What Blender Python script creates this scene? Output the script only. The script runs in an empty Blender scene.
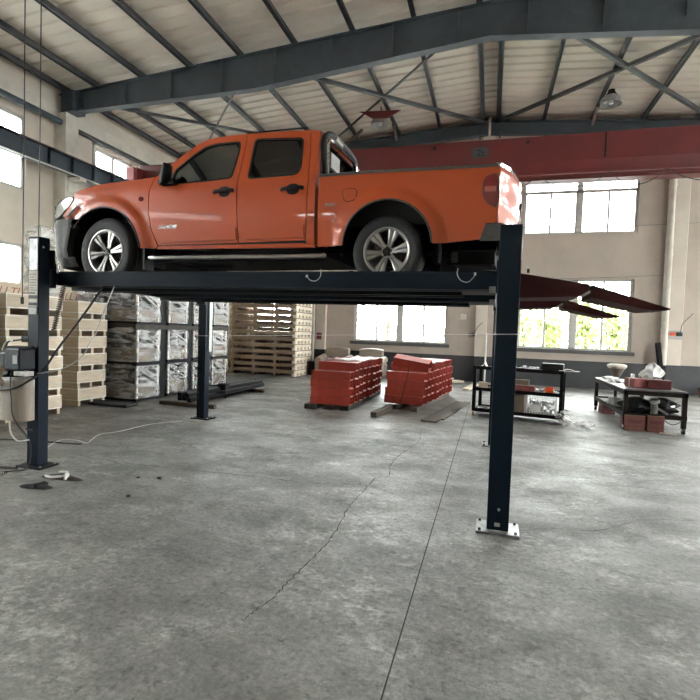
import bpy, bmesh, math, random
from mathutils import Vector, Matrix, Euler, geometry
R = random.Random(11)
sc = bpy.context.scene
COL = sc.collection
PI = math.pi

# ---------------------------------------------------------------- helpers
class MB:
    """collects shapes and links them as ONE mesh object"""
    def __init__(s): s.v = []; s.f = []
    def add(s, vs, fs):
        o = len(s.v); s.v += [tuple(p) for p in vs]; s.f += [tuple(i + o for i in q) for q in fs]; return s
    def box(s, a, b, M=None):
        x0, y0, z0 = a; x1, y1, z1 = b
        vs = [Vector(p) for p in ((x0,y0,z0),(x1,y0,z0),(x1,y1,z0),(x0,y1,z0),(x0,y0,z1),(x1,y0,z1),(x1,y1,z1),(x0,y1,z1))]
        if M is not None: vs = [M @ p for p in vs]
        return s.add(vs, [(0,3,2,1),(4,5,6,7),(0,1,5,4),(1,2,6,5),(2,3,7,6),(3,0,4,7)])
    def cbox(s, c, d, M=None):
        return s.box((c[0]-d[0]/2,c[1]-d[1]/2,c[2]-d[2]/2),(c[0]+d[0]/2,c[1]+d[1]/2,c[2]+d[2]/2),M)
    def bar(s, p, q, w, h, up=(0,0,1)):
        p = Vector(p); q = Vector(q); t = (q-p).normalized(); u = Vector(up)
        if abs(t.dot(u)) > .98: u = Vector((1,0,0))
        a = t.cross(u).normalized(); b = a.cross(t).normalized()
        vs = []
        for c in (p, q):
            for i, j in ((-1,-1),(1,-1),(1,1),(-1,1)): vs.append(c + a*(i*w/2) + b*(j*h/2))
        return s.add(vs, [(0,3,2,1),(4,5,6,7),(0,1,5,4),(1,2,6,5),(2,3,7,6),(3,0,4,7)])
    def cyl(s, p, q, r, r2=None, n=14):
        p = Vector(p); q = Vector(q); t = (q-p).normalized()
        u = Vector((0,0,1)) if abs(t.z) < .9 else Vector((1,0,0))
        a = t.cross(u).normalized(); b = t.cross(a)
        r2 = r if r2 is None else r2
        vs = []
        for c, rr in ((p, r), (q, r2)):
            for k in range(n):
                an = 2*PI*k/n; vs.append(c + (a*math.cos(an)+b*math.sin(an))*rr)
        fs = [(k,(k+1)%n,n+(k+1)%n,n+k) for k in range(n)] + [tuple(range(n-1,-1,-1)), tuple(range(n,2*n))]
        return s.add(vs, fs)
    def tube(s, pts, r, n=8, closed=False):
        P = [Vector(p) for p in pts]; m = len(P); vs = []
        prev = None
        for i in range(m):
            if closed: t = P[(i+1)%m]-P[i-1]
            else: t = P[min(i+1,m-1)]-P[max(i-1,0)]
            t.normalize()
            if prev is None:
                u = Vector((0,0,1)) if abs(t.z) < .9 else Vector((1,0,0)); a = t.cross(u).normalized()
            else:
                a = (prev - t*prev.dot(t)).normalized()
            prev = a; b = t.cross(a)
            for k in range(n):
                an = 2*PI*k/n; vs.append(P[i]+(a*math.cos(an)+b*math.sin(an))*r)
        fs = []
        for i in range(m if closed else m-1):
            j = (i+1) % m
            for k in range(n): fs.append((i*n+k, i*n+(k+1)%n, j*n+(k+1)%n, j*n+k))
        if not closed: fs += [tuple(range(n-1,-1,-1)), tuple(range((m-1)*n, m*n))]
        return s.add(vs, fs)
    def lathe(s, prof, M, n=32, close=False):
        """prof: list of (radius, height along local z)"""
        m = len(prof); vs = []
        for r, h in prof:
            for k in range(n):
                an = 2*PI*k/n; vs.append(M @ Vector((r*math.cos(an), r*math.sin(an), h)))
        fs = []
        for i in range(m if close else m-1):
            j = (i+1) % m
            for k in range(n): fs.append((i*n+k, i*n+(k+1)%n, j*n+(k+1)%n, j*n+k))
        if not close:
            if prof[0][0] > 1e-4: fs.append(tuple(range(n-1,-1,-1)))
            if prof[-1][0] > 1e-4: fs.append(tuple(range((m-1)*n, m*n)))
        return s.add(vs, fs)
    def prism(s, poly, fn, dvec):
        """polygon (2-D points) lifted by fn and extruded along dvec"""
        n = len(poly); d = Vector(dvec)
        a = [Vector(fn(*p)) for p in poly]; b = [p+d for p in a]
        return s.add(a+b, [tuple(range(n-1,-1,-1)), tuple(range(n,2*n))]+[(k,(k+1)%n,n+(k+1)%n,n+k) for k in range(n)])
    def grid(s, rows, th=None):
        """rows of 3-D points -> quad sheet; th: thickness vector for a closed slab"""
        nr, nc = len(rows), len(rows[0])
        vs = [Vector(p) for r in rows for p in r]
        fs = [(i*nc+j, i*nc+j+1, (i+1)*nc+j+1, (i+1)*nc+j) for i in range(nr-1) for j in range(nc-1)]
        if th is None: return s.add(vs, fs)
        o = len(vs); t = Vector(th)
        vs2 = [p+t for p in vs]
        f2 = [tuple(reversed([i+o for i in f])) for f in fs]
        ed = [j for j in range(nc)] + [i*nc+nc-1 for i in range(1,nr)] + [(nr-1)*nc+j for j in range(nc-2,-1,-1)] + [i*nc for i in range(nr-2,0,-1)]
        f3 = [(ed[k], ed[(k+1)%len(ed)], ed[(k+1)%len(ed)]+o, ed[k]+o) for k in range(len(ed))]
        return s.add(vs+vs2, fs+f2+f3)
    def build(s, name, m, parent=None, smooth=False, bevel=0, seg=1, angle=35, recalc=True):
        me = bpy.data.meshes.new(name); me.from_pydata(s.v, [], s.f)
        if recalc:
            bm = bmesh.new(); bm.from_mesh(me); bmesh.ops.recalc_face_normals(bm, faces=bm.faces); bm.to_mesh(me); bm.free()
        if m is not None: me.materials.append(m)
        if smooth:
            me.polygons.foreach_set('use_smooth', [True]*len(me.polygons))
            me.set_sharp_from_angle(angle=math.radians(angle))
        o = bpy.data.objects.new(name, me); COL.objects.link(o)
        if parent is not None: o.parent = parent
        if bevel:
            b = o.modifiers.new('bevel', 'BEVEL'); b.width = bevel; b.segments = seg; b.limit_method = 'ANGLE'; b.angle_limit = math.radians(40)
        return o

def tag(o, label, cat, group=None, kind=None):
    o['label'] = label; o['category'] = cat
    if group: o['group'] = group
    if kind: o['kind'] = kind
    return o
def thing(name, label, cat, loc=(0,0,0), rz=0, group=None):
    o = bpy.data.objects.new(name, None); COL.objects.link(o); o.empty_display_size = .1
    o.location = loc; o.rotation_euler = (0,0,rz)
    return tag(o, label, cat, group)
def struct(o):
    o['kind'] = 'structure'; return o
def copy_tree(o, parent=None):
    c = o.copy(); COL.objects.link(c)
    if parent is not None: c.parent = parent
    for ch in list(o.children): copy_tree(ch, c)
    return c
def rot(rz=0, loc=(0,0,0), rx=0, ry=0):
    return Matrix.Translation(loc) @ Euler((rx,ry,rz)).to_matrix().to_4x4()
def catmull(pts, n=6, closed=False):
    P = [Vector(p) for p in pts]; m = len(P); out = []
    for i in range(m if closed else m-1):
        a = P[i-1] if (i > 0 or closed) else P[0]*2-P[1]
        b = P[i]; c = P[(i+1)%m]
        d = P[(i+2)%m] if (i+2 < m or closed) else P[-1]*2-P[-2]
        for k in range(n):
            t = k/n
            out.append(.5*((2*b)+(c-a)*t+(2*a-5*b+4*c-d)*t*t+(3*b-a-3*c+d)*t**3))
    if not closed: out.append(P[-1])
    return out

# ---------------------------------------------------------------- materials
def mat(name, col, rough=.5, metal=0, coat=0, nz=None, bump=None, spec=None, rnd=0, alpha=None, rough_nz=0, col2=None, stretch=None, trans=0):
    """procedural principled material; nz=(scale, amount): value mottling, bump=(scale, strength)"""
    m = bpy.data.materials.new(name); m.use_nodes = True
    nt = m.node_tree; N = nt.nodes; L = nt.links
    b = N['Principled BSDF']
    b.inputs['Roughness'].default_value = rough; b.inputs['Metallic'].default_value = metal
    b.inputs['Coat Weight'].default_value = coat; b.inputs['Coat Roughness'].default_value = .04
    if spec is not None: b.inputs['Specular IOR Level'].default_value = spec
    if alpha is not None: b.inputs['Alpha'].default_value = alpha
    if trans: b.inputs['Transmission Weight'].default_value = trans
    tc = N.new('ShaderNodeTexCoord'); mp = N.new('ShaderNodeMapping')
    L.new(tc.outputs['Object'], mp.inputs['Vector'])
    if stretch: mp.inputs['Scale'].default_value = stretch
    src = None
    rgb = (*col, 1)
    sc_, am = nz if nz else (6, .05)
    n1 = N.new('ShaderNodeTexNoise'); n1.inputs['Scale'].default_value = sc_; n1.inputs['Detail'].default_value = 5; n1.inputs['Roughness'].default_value = .6
    L.new(mp.outputs['Vector'], n1.inputs['Vector'])
    mix = N.new('ShaderNodeMix'); mix.data_type = 'RGBA'
    c2 = col2 if col2 else tuple(c*(1-am*2) for c in col)
    c1 = col if col2 else tuple(min(1, c*(1+am)) for c in col)
    mr = N.new('ShaderNodeMapRange'); mr.inputs['From Min'].default_value = .3; mr.inputs['From Max'].default_value = .7
    L.new(n1.outputs['Fac'], mr.inputs['Value'])
    L.new(mr.outputs['Result'], mix.inputs['Factor'])
    mix.inputs['A'].default_value = (*c2, 1); mix.inputs['B'].default_value = (*c1, 1)
    out = mix.outputs['Result']
    if rnd:
        oi = N.new('ShaderNodeObjectInfo'); hs = N.new('ShaderNodeHueSaturation')
        m2 = N.new('ShaderNodeMapRange'); m2.inputs['To Min'].default_value = 1-rnd; m2.inputs['To Max'].default_value = 1+rnd
        L.new(oi.outputs['Random'], m2.inputs['Value']); L.new(m2.outputs['Result'], hs.inputs['Value']); L.new(out, hs.inputs['Color'])
        out = hs.outputs['Color']
    L.new(out, b.inputs['Base Color'])
    if rough_nz:
        m3 = N.new('ShaderNodeMapRange'); m3.inputs['To Min'].default_value = max(0, rough-rough_nz); m3.inputs['To Max'].default_value = min(1, rough+rough_nz)
        L.new(mr.outputs['Result'], m3.inputs['Value']); L.new(m3.outputs['Result'], b.inputs['Roughness'])
    if bump:
        n2 = N.new('ShaderNodeTexNoise'); n2.inputs['Scale'].default_value = bump[0]; n2.inputs['Detail'].default_value = 4
        L.new(mp.outputs['Vector'], n2.inputs['Vector'])
        bp = N.new('ShaderNodeBump'); bp.inputs['Strength'].default_value = bump[1]; bp.inputs['Distance'].default_value = .02
        L.new(n2.outputs['Fac'], bp.inputs['Height']); L.new(bp.outputs['Normal'], b.inputs['Normal'])
    return m
def glass_mat(name, tint, gloss=.12, rough=.02):
    """thin pane: tinted see-through with a mirror sheen"""
    m = bpy.data.materials.new(name); m.use_nodes = True
    nt = m.node_tree; N = nt.nodes; L = nt.links; N.remove(N['Principled BSDF'])
    t = N.new('ShaderNodeBsdfTransparent'); t.inputs['Color'].default_value = (*tint, 1)
    g = N.new('ShaderNodeBsdfGlossy'); g.inputs['Roughness'].default_value = rough
    fr = N.new('ShaderNodeFresnel'); fr.inputs['IOR'].default_value = 1.45
    mm = N.new('ShaderNodeMath'); mm.operation = 'MULTIPLY_ADD'; mm.inputs[1].default_value = .8; mm.inputs[2].default_value = gloss*.3
    L.new(fr.outputs['Fac'], mm.inputs[0])
    x = N.new('ShaderNodeMixShader'); L.new(mm.outputs['Value'], x.inputs['Fac'])
    L.new(t.outputs['BSDF'], x.inputs[1]); L.new(g.outputs['BSDF'], x.inputs[2])
    L.new(x.outputs['Shader'], N['Material Output'].inputs['Surface'])
    return m
def film_mat(name, lo=.12, hi=.9, scale=5, stretch=(1,1,4), col=(.85,.87,.88), rx=0):
    """clear stretch film: creases are milky, the rest is see-through"""
    m = bpy.data.materials.new(name); m.use_nodes = True
    nt = m.node_tree; N = nt.nodes; L = nt.links; b = N['Principled BSDF']
    b.inputs['Base Color'].default_value = (*col, 1); b.inputs['Roughness'].default_value = .18
    b.inputs['Specular IOR Level'].default_value = .8
    tc = N.new('ShaderNodeTexCoord'); mp = N.new('ShaderNodeMapping'); mp.inputs['Scale'].default_value = stretch; mp.inputs['Rotation'].default_value = (rx,0,0)
    oi = N.new('ShaderNodeObjectInfo'); ad = N.new('ShaderNodeVectorMath'); ad.operation = 'ADD'
    cm = N.new('ShaderNodeCombineXYZ'); ml = N.new('ShaderNodeMath'); ml.operation = 'MULTIPLY'; ml.inputs[1].default_value = 37
    L.new(oi.outputs['Random'], ml.inputs[0]); L.new(ml.outputs['Value'], cm.inputs['X']); L.new(ml.outputs['Value'], cm.inputs['Y'])
    L.new(tc.outputs['Object'], ad.inputs[0]); L.new(cm.outputs['Vector'], ad.inputs[1]); L.new(ad.outputs['Vector'], mp.inputs['Vector'])
    n = N.new('ShaderNodeTexNoise'); n.inputs['Scale'].default_value = scale; n.inputs['Detail'].default_value = 6; n.inputs['Roughness'].default_value = .62; n.inputs['Distortion'].default_value = .5
    L.new(mp.outputs['Vector'], n.inputs['Vector'])
    r = N.new('ShaderNodeMapRange'); r.inputs['From Min'].default_value = .40; r.inputs['From Max'].default_value = .68
    r.inputs['To Min'].default_value = lo; r.inputs['To Max'].default_value = hi
    L.new(n.outputs['Fac'], r.inputs['Value']); L.new(r.outputs['Result'], b.inputs['Alpha'])
    bp = N.new('ShaderNodeBump'); bp.inputs['Strength'].default_value = .9; bp.inputs['Distance'].default_value = .04
    L.new(n.outputs['Fac'], bp.inputs['Height']); L.new(bp.outputs['Normal'], b.inputs['Normal'])
    return m

M = {}
M['paint'] = mat('truck_orange_paint', (.45,.057,.003), .36, .03, .5, nz=(900,.06))
M['blackp'] = mat('black_plastic', (.008,.009,.010), .5, nz=(40,.1), spec=.25)
M['greyp'] = mat('grey_bumper_plastic', (.085,.083,.08), .62, nz=(30,.1), spec=.25)
M['under'] = mat('undercarriage_black', (.008,.008,.009), .8, nz=(9,.3), spec=.2)
M['rubber'] = mat('tyre_rubber', (.022,.024,.026), .75, nz=(30,.15))
M['alloy'] = mat('machined_alloy', (.38,.37,.355), .3, .9, nz=(25,.08))
M['alloyd'] = mat('dark_alloy', (.03,.03,.032), .4, .6)
M['chrome'] = mat('bright_chrome', (.82,.82,.82), .08, 1.0)
M['steelstep'] = mat('step_aluminium', (.50,.49,.47), .35, .9, nz=(40,.1))
M['seat'] = mat('seat_fabric', (.05,.052,.055), .8)
M['seatl'] = mat('pale_seat_cover', (.30,.30,.29), .8)
M['lens'] = mat('headlamp_lens', (.62,.62,.58), .12, .1, .8)
M['tail'] = mat('tail_lamp_red', (.17,.004,.005), .12, 0, 1.0)
M['tailw'] = mat('tail_lamp_clear', (.42,.10,.09), .15, 0, 1.0)
M['gwin'] = glass_mat('side_glass', (.86,.90,.89))
M['gtint'] = glass_mat('tinted_glass', (.10,.11,.115))
M['gwind'] = glass_mat('windscreen_glass', (.85,.90,.88))
M['pane'] = glass_mat('window_pane_glass', (.92,.95,.95))
M['navy'] = mat('lift_navy_steel', (.0030,.0105,.0210), .42, 0, .05, nz=(5,.12), spec=.14)
M['navyd'] = mat('lift_dark_steel', (.003,.006,.010), .5, 0, nz=(6,.2), spec=.12)
M['ramp'] = mat('ramp_maroon_primer', (.050,.007,.010), .6, 0, nz=(6,.2), spec=.25)
M['galv'] = mat('galvanised_plate', (.42,.43,.43), .38, .7, nz=(14,.2))
M['label'] = mat('cream_label', (.62,.58,.50), .6)
M['labelg'] = mat('grey_label', (.42,.42,.41), .5)
M['white'] = mat('white_plastic', (.78,.78,.76), .5)
M['paper'] = mat('white_paper', (.80,.80,.78), .7, nz=(5,.05))
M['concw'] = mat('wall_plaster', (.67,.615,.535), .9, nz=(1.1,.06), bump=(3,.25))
M['concb'] = mat('wall_plaster_shaded', (.47,.418,.362), .9, nz=(1.1,.07), bump=(3,.25))  # same plaster, darkened: weaker light on the back wall put into the colour
M['wains'] = mat('wall_dark_dado', (.034,.039,.043), .6, nz=(2,.15))
M['conc'] = mat('column_concrete', (.66,.63,.56), .85, nz=(3,.08))
M['winf'] = mat('window_frame_grey', (.55,.55,.53), .45, nz=(8,.05))
M['sill'] = mat('window_sill_dark', (.09,.09,.09), .6)
M['rafter'] = mat('rafter_blue_grey', (.045,.058,.068), .55, .1, nz=(4,.15))
M['purlin'] = mat('purlin_dark_steel', (.040,.044,.047), .6, .1, nz=(8,.25))
M['brace'] = mat('brace_rusty_brown', (.13,.105,.085), .7, nz=(12,.3))
M['crane'] = mat('crane_red_paint', (.085,.0065,.0075), .45, 0, .05, nz=(1.3,.14))
M['craner'] = mat('crane_rail_blue', (.035,.048,.062), .5, .1, nz=(4,.15))
M['rail'] = mat('crane_rail_rust', (.28,.07,.04), .6, .3, nz=(20,.3))
M['wood'] = mat('crate_plywood', (.72,.62,.48), .75, nz=(3,.10), rnd=.10, stretch=(1,1,6))
M['woodw'] = mat('crate_pale_edge', (.92,.90,.85), .7)
M['woodp'] = mat('pallet_timber_shaded', (.25,.185,.125), .8, nz=(5,.18), rnd=.12, stretch=(1,6,6))  # pallet fronts: shade on their dark side put into the colour
M['woodpl'] = mat('pallet_timber_lit', (.80,.72,.58), .8, nz=(8,.10), rnd=.06)  # same timber brightened: light on the pallet ends put into the colour
M['woodd'] = mat('old_plank', (.085,.07,.056), .85, nz=(6,.2), stretch=(1,6,6), rnd=.2)
M['dtimber'] = mat('dark_timber', (.04,.034,.028), .8, nz=(8,.25))  # one dark tone for the bearers and rack beams
M['film'] = film_mat('stretch_film', .06, .72, 3.4, (1,.9,3.6), rx=.5)
M['filmd'] = film_mat('stretch_film_taut', .05, .42, 9, (1,1,.6))
M['filmt'] = film_mat('crumpled_film_sheet', .25, .8, 3.0, (1,1,2), (.8,.8,.77), rx=.4)
M['card'] = mat('brown_cardboard', (.21,.165,.12), .85, nz=(4,.15), rnd=.15)
M['rack'] = mat('rack_black_steel', (.008,.009,.011), .6, 0, nz=(6,.2), spec=.15)
M['pack'] = mat('machine_blue_black', (.014,.019,.027), .5, .1)
M['red'] = mat('red_oxide_steel', (.37,.042,.026), .48, 0, .1, nz=(5,.12), rnd=.16)
M['tubeb'] = mat('black_steel_tube', (.005,.006,.008), .5, 0, 0, spec=.12)
M['leather'] = mat('taupe_leather', (.26,.22,.18), .5, nz=(6,.1), bump=(10,.3))
M['cart'] = mat('cart_black_steel', (.005,.005,.006), .6, 0, nz=(12,.2), spec=.08)
M['cartb'] = mat('table_brown_steel', (.011,.008,.006), .6, 0, nz=(12,.25), spec=.1)
M['ttop'] = mat('table_worn_metal', (.10,.10,.10), .4, .4, nz=(9,.3))
M['wire'] = mat('white_wire', (.75,.75,.74), .45)
M['bwire'] = mat('black_hose', (.012,.012,.013), .5)
M['gwire'] = mat('grey_wire', (.25,.24,.22), .6)
M['orange'] = mat('orange_plastic', (.75,.10,.02), .4)
M['cartonr'] = mat('carton_red_print', (.10,.022,.017), .8, nz=(22,.3), col2=(.11,.055,.036))
M['maroon'] = mat('maroon_box', (.07,.008,.012), .5)
M['pinkc'] = mat('pink_red_carton', (.22,.05,.048), .7, nz=(16,.2))
M['rag'] = mat('dark_rag', (.02,.021,.023), .95, nz=(20,.3), bump=(30,.6))
M['ragb'] = mat('brown_cloth', (.055,.042,.034), .95, nz=(14,.3), bump=(25,.6))
M['plastic'] = mat('tank_translucent_plastic', (.42,.37,.31), .35, nz=(2.5,.18), stretch=(3,3,.3))
M['motor'] = mat('motor_dark_blue', (.006,.011,.018), .5, 0, .1, spec=.3)
M['tin'] = mat('bare_tin', (.5,.5,.5), .3, .8)
M['textr'] = mat('faded_red_stencil', (.42,.16,.12), .8)
M['texto'] = mat('silver_badge', (.75,.70,.66), .25, .6)
M['sheet'] = mat('roof_sheet_white', (.90,.85,.76), .6, 0, nz=(.8,.04))
M['soil'] = mat('outside_bounce_ground', (.86,.85,.82), .9, nz=(1,.04))  # outdoor ground made pale to bounce light onto the ceiling
M['leaf'] = mat('tree_leaf', (.42,.50,.22), .6, nz=(2,.2), rnd=.15)
M['bark'] = mat('tree_bark', (.12,.09,.06), .9)
M['fence'] = mat('fence_grey', (.25,.25,.25), .6)

# floor: worn concrete with mottling, scuffs and stains
def floor_material():
    m = bpy.data.materials.new('worn_concrete_floor'); m.use_nodes = True
    nt = m.node_tree; N = nt.nodes; L = nt.links; b = N['Principled BSDF']
    tc = N.new('ShaderNodeTexCoord')
    def noise(scale, detail=6, rough=.6, dist=0, vec=None):
        n = N.new('ShaderNodeTexNoise'); n.inputs['Scale'].default_value = scale; n.inputs['Detail'].default_value = detail
        n.inputs['Roughness'].default_value = rough; n.inputs['Distortion'].default_value = dist
        L.new(vec if vec else tc.outputs['Object'], n.inputs['Vector']); return n
    def ramp(src, a, b_, lo, hi):
        r = N.new('ShaderNodeMapRange'); r.inputs['From Min'].default_value = a; r.inputs['From Max'].default_value = b_
        r.inputs['To Min'].default_value = lo; r.inputs['To Max'].default_value = hi; L.new(src, r.inputs['Value']); return r.outputs['Result']
    mp = N.new('ShaderNodeMapping'); mp.inputs['Scale'].default_value = (.8,1.1,1); mp.inputs['Rotation'].default_value = (0,0,.25)
    L.new(tc.outputs['Object'], mp.inputs['Vector'])
    big = noise(.45, 4, .55); mid = noise(1.5, 9, .72, .15, mp.outputs['Vector']); fine = noise(26, 6, .7); spot = noise(5.5, 3, .5, .4)
    v1 = ramp(big.outputs['Fac'], .36, .64, .84, 1.14); v2 = ramp(mid.outputs['Fac'], .38, .62, .72, 1.25); v3 = ramp(fine.outputs['Fac'], .36, .64, .76, 1.22)
    grain = noise(38, 4, .85); gm = ramp(grain.outputs['Fac'], .42, .62, 0, 1)
    pat = noise(.9, 8, .74, .3, mp.outputs['Vector']); pm = ramp(pat.outputs['Fac'], .47, .60, 0, 1); scf = noise(9, 7, .8, .5, mp.outputs['Vector']); sm = ramp(scf.outputs['Fac'], .48, .58, 0, 1)
    dk = noise(13, 5, .75); dm = ramp(dk.outputs['Fac'], .33, .45, .62, 1.0)
    v4 = ramp(spot.outputs['Fac'], .28, .36, .62, 1.0)
    def mul(a, b_):
        k = N.new('ShaderNodeMath'); k.operation = 'MULTIPLY'; L.new(a, k.inputs[0]); L.new(b_, k.inputs[1]); return k.outputs['Value']
    val = mul(mul(mul(v1, v2), mul(v3, v4)), dm)
    wr = mul(pm, sm); ad = N.new('ShaderNodeMath'); ad.operation = 'MULTIPLY_ADD'; L.new(wr, ad.inputs[0]); ad.inputs[1].default_value = .95; ad.inputs[2].default_value = 1.0
    val = mul(val, ad.outputs['Value']); val = mul(val, ramp(grain.outputs['Fac'], .38, .62, .80, 1.18))
    mx = N.new('ShaderNodeVectorMath'); mx.operation = 'SCALE'; mx.inputs[0].default_value = (.172,.169,.158)
    L.new(val, mx.inputs['Scale']); L.new(mx.outputs['Vector'], b.inputs['Base Color'])
    L.new(ramp(mid.outputs['Fac'], .38, .62, .68, .46), b.inputs['Roughness'])
    bp = N.new('ShaderNodeBump'); bp.inputs['Strength'].default_value = .25; bp.inputs['Distance'].default_value = .01
    L.new(fine.outputs['Fac'], bp.inputs['Height']); L.new(bp.outputs['Normal'], b.inputs['Normal'])
    return m
M['floor'] = floor_material()
M['crack'] = mat('crack_dirt', (.02,.02,.019), .95)

# ---------------------------------------------------------------- room shell
XL, XR, YB, YF = -12.3, 11.7, 18.0, -8.0
RIDGE = -.3
def ztop(x): return 9.04 - .072*abs(x-RIDGE)          # top of the rafters
def zsheet(x): return ztop(x) + .2

f = MB().box((XL-.2,YF-.2,-.12),(XR+.2,YB+.2,0)).build('floor', M['floor']); struct(f)

def wall_with_holes(a0, a1, z0, ztopf, holes, mk):
    """tiles a wall in (a,z) round rectangular holes; mk(mb,a0,z0,a1,z1l,z1r) adds a block"""
    mb = MB(); cuts = sorted({a0, a1} | {h[0] for h in holes} | {h[1] for h in holes} | ({RIDGE} if a0 < RIDGE < a1 and ztopf(a0) != ztopf(RIDGE) else set()))
    for p, q in zip(cuts, cuts[1:]):
        mids = sorted([(h[2], h[3]) for h in holes if h[0] <= p+1e-6 and h[1] >= q-1e-6])
        z = z0
        for lo, hi in mids:
            mk(mb, p, z, q, lo, lo); z = hi
        mk(mb, p, z, q, ztopf(p), ztopf(q))
    return mb
def mk_y(y0, y1):
    def g(mb, a0, z0, a1, zl, zr):
        vs = [(a0,y0,z0),(a1,y0,z0),(a1,y1,z0),(a0,y1,z0),(a0,y0,zl),(a1,y0,zr),(a1,y1,zr),(a0,y1,zl)]
        mb.add(vs, [(0,3,2,1),(4,5,6,7),(0,1,5,4),(1,2,6,5),(2,3,7,6),(3,0,4,7)])
    return g
def mk_x(x0, x1):
    def g(mb, a0, z0, a1, zl, zr): mb.box((x0,a0,z0),(x1,a1,zl))
    return g
WB = [(-5.02,-1.50,1.29,3.66),(.90,4.48,1.27,3.66),(.93,4.49,5.20,7.0),(-5.02,-1.50,5.20,7.0),(-11.2,-7.6,1.29,3.66),(-11.2,-7.6,5.2,7.0),(7.0,10.6,5.2,7.0),(7.0,10.6,1.27,3.66)]
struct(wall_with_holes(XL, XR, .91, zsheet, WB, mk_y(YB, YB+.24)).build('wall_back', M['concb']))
struct(MB().box((XL,YB-.015,0),(XR,YB+.24,.91)).build('wall_back_dado', M['wains']))
WL = [(6.35,10.42,1.27,3.70),(6.35,10.42,5.15,7.12),(12.80,14.50,5.15,7.22),(-1.0,3.5,1.27,3.7),(-1.0,3.5,5.15,7.12),(-7.8,-1.6,4.75,5.55)]  # last one is an unseen strip, placed for the reflected streak on the front door
struct(wall_with_holes(YF, YB, 0, lambda a: zsheet(XL), WL, mk_x(XL-.24, XL)).build('wall_left', M['concw']))
WR = [(y,y+4.2,z0,z1) for y in (-6.6,-.6,5.6,12.2) for z0, z1 in ((1.2,3.9),(5.0,7.4))]
WR = [(5.6,9.4,.0,3.4),(5.4,11.0,5.2,7.8),(11.6,17.2,5.2,7.8),(14.0,16.9,.0,2.7)]  # unseen openings, invented and sized for the daylight they let in
struct(wall_with_holes(YF, YB, 0, lambda a: zsheet(XR), WR, mk_x(XR, XR+.24)).build('wall_right', M['concw']))
WF = [(-9.2,-7.0,4.85,5.25)]  # unseen slot, added for the short reflected streak on the rear door
struct(wall_with_holes(XL, XR, 0, zsheet, WF, mk_y(YF-.24, YF)).build('wall_front', M['concw']))

# corrugated roof: ribs run down the slope
mb = MB(); pitch = .38; prof = []
y = YF-.3
while y < YB+.3:
    prof += [(y,0),(y+.25,0),(y+.28,.045),(y+.35,.045)]; y += pitch
rows = []
for x in (XL-.3, RIDGE, XR+.3):
    rows.append([(x, py, zsheet(x)+dz) for py, dz in prof])
mb.grid(rows, (0,0,.02)); struct(mb.build('ceiling', M['sheet']))

# windows
wn = [0]
def window_y(x0, x1, z0, z1, y, transom, sill=True):
    """steel window in the back wall: mullion in the middle, each half two sliding sashes"""
    wn[0] += 1
    mb = MB(); t = .07; ya, yb = y+.06, y+.14
    mb.box((x0,ya,z0),(x0+t,yb,z1)); mb.box((x1-t,ya,z0),(x1,yb,z1)); mb.box((x0,ya,z0),(x1,yb,z0+t)); mb.box((x0,ya,z1-t),(x1,yb,z1))
    xm = (x0+x1)/2; mb.box((xm-.09,ya,z0),(xm+.09,yb,z1))
    zt = transom if transom else z1-t
    if transom: mb.box((x0,ya,transom-.05),(x1,yb,transom+.05))
    for a, b in ((x0+t, xm-.09), (xm+.09, x1-t)):
        c = (a+b)/2; mb.box((c-.035,ya+.01,z0),(c+.035,yb+.01,zt))
        for u in (a, b-.03): mb.box((u,ya+.01,z0+t),(u+.03,yb-.02,zt))
    o = mb.build('window_%d' % wn[0], M['winf'], bevel=.006); struct(o)
    MB().box((x0+t,y+.095,z0+t),(x1-t,y+.101,z1-t)).build('window_pane', M['pane'], o)
    if sill: MB().box((x0-.12,y-.10,z0-.12),(x1+.10,y+.06,z0)).build('window_sill', M['sill'], o, bevel=.01)
    return o
def window_x(y0, y1, z0, z1, x, s, transom=None):
    wn[0] += 1
    mb = MB(); t = .08; xa, xb = (x-.14, x-.06) if s < 0 else (x+.06, x+.14)
    mb.box((xa,y0,z0),(xb,y0+t,z1)); mb.box((xa,y1-t,z0),(xb,y1,z1)); mb.box((xa,y0,z0),(xb,y1,z0+t)); mb.box((xa,y0,z1-t),(xb,y1,z1))
    n = 4 if y1-y0 > 2.5 else 2
    for k in range(1, n):
        c = y0+(y1-y0)*k/n; mb.box((xa,c-.04,z0),(xb,c+.04,z1))
    if transom: mb.box((xa,y0,transom-.04),(xb,y1,transom+.04))
    o = mb.build('window_%d' % wn[0], M['winf'], bevel=.006); struct(o)
    MB().box(((xa+xb)/2-.003,y0+t,z0+t),((xa+xb)/2+.003,y1-t,z1-t)).build('window_pane', M['pane'], o)
    return o
for h in WB:
    window_y(h[0],h[1],h[2],h[3],YB, 6.62 if h[2] > 4 else (3.05 if h[0] < 0 else None), sill=h[2] < 4)
for h in WL: window_x(h[0],h[1],h[2],h[3],XL,-1, 2.35 if h[2] < 4 else None)
for h in WR:
    if h[2] > 0: window_x(h[0],h[1],h[2],h[3],XR,1)
for h in WF:
    if h[2] > 0: window_y(h[0],h[1],h[2],h[3],YF-.24,None,sill=False)
# raised plaster surround of the far left upper window
mb = MB()
for a, b in (((XL,12.7,5.05),(XL+.05,12.8,7.34)),((XL,14.5,5.05),(XL+.05,14.62,7.34)),((XL,12.7,7.22),(XL+.05,14.62,7.34))): mb.box(a,b)
struct(mb.build('trim_1', M['conc']))

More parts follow.
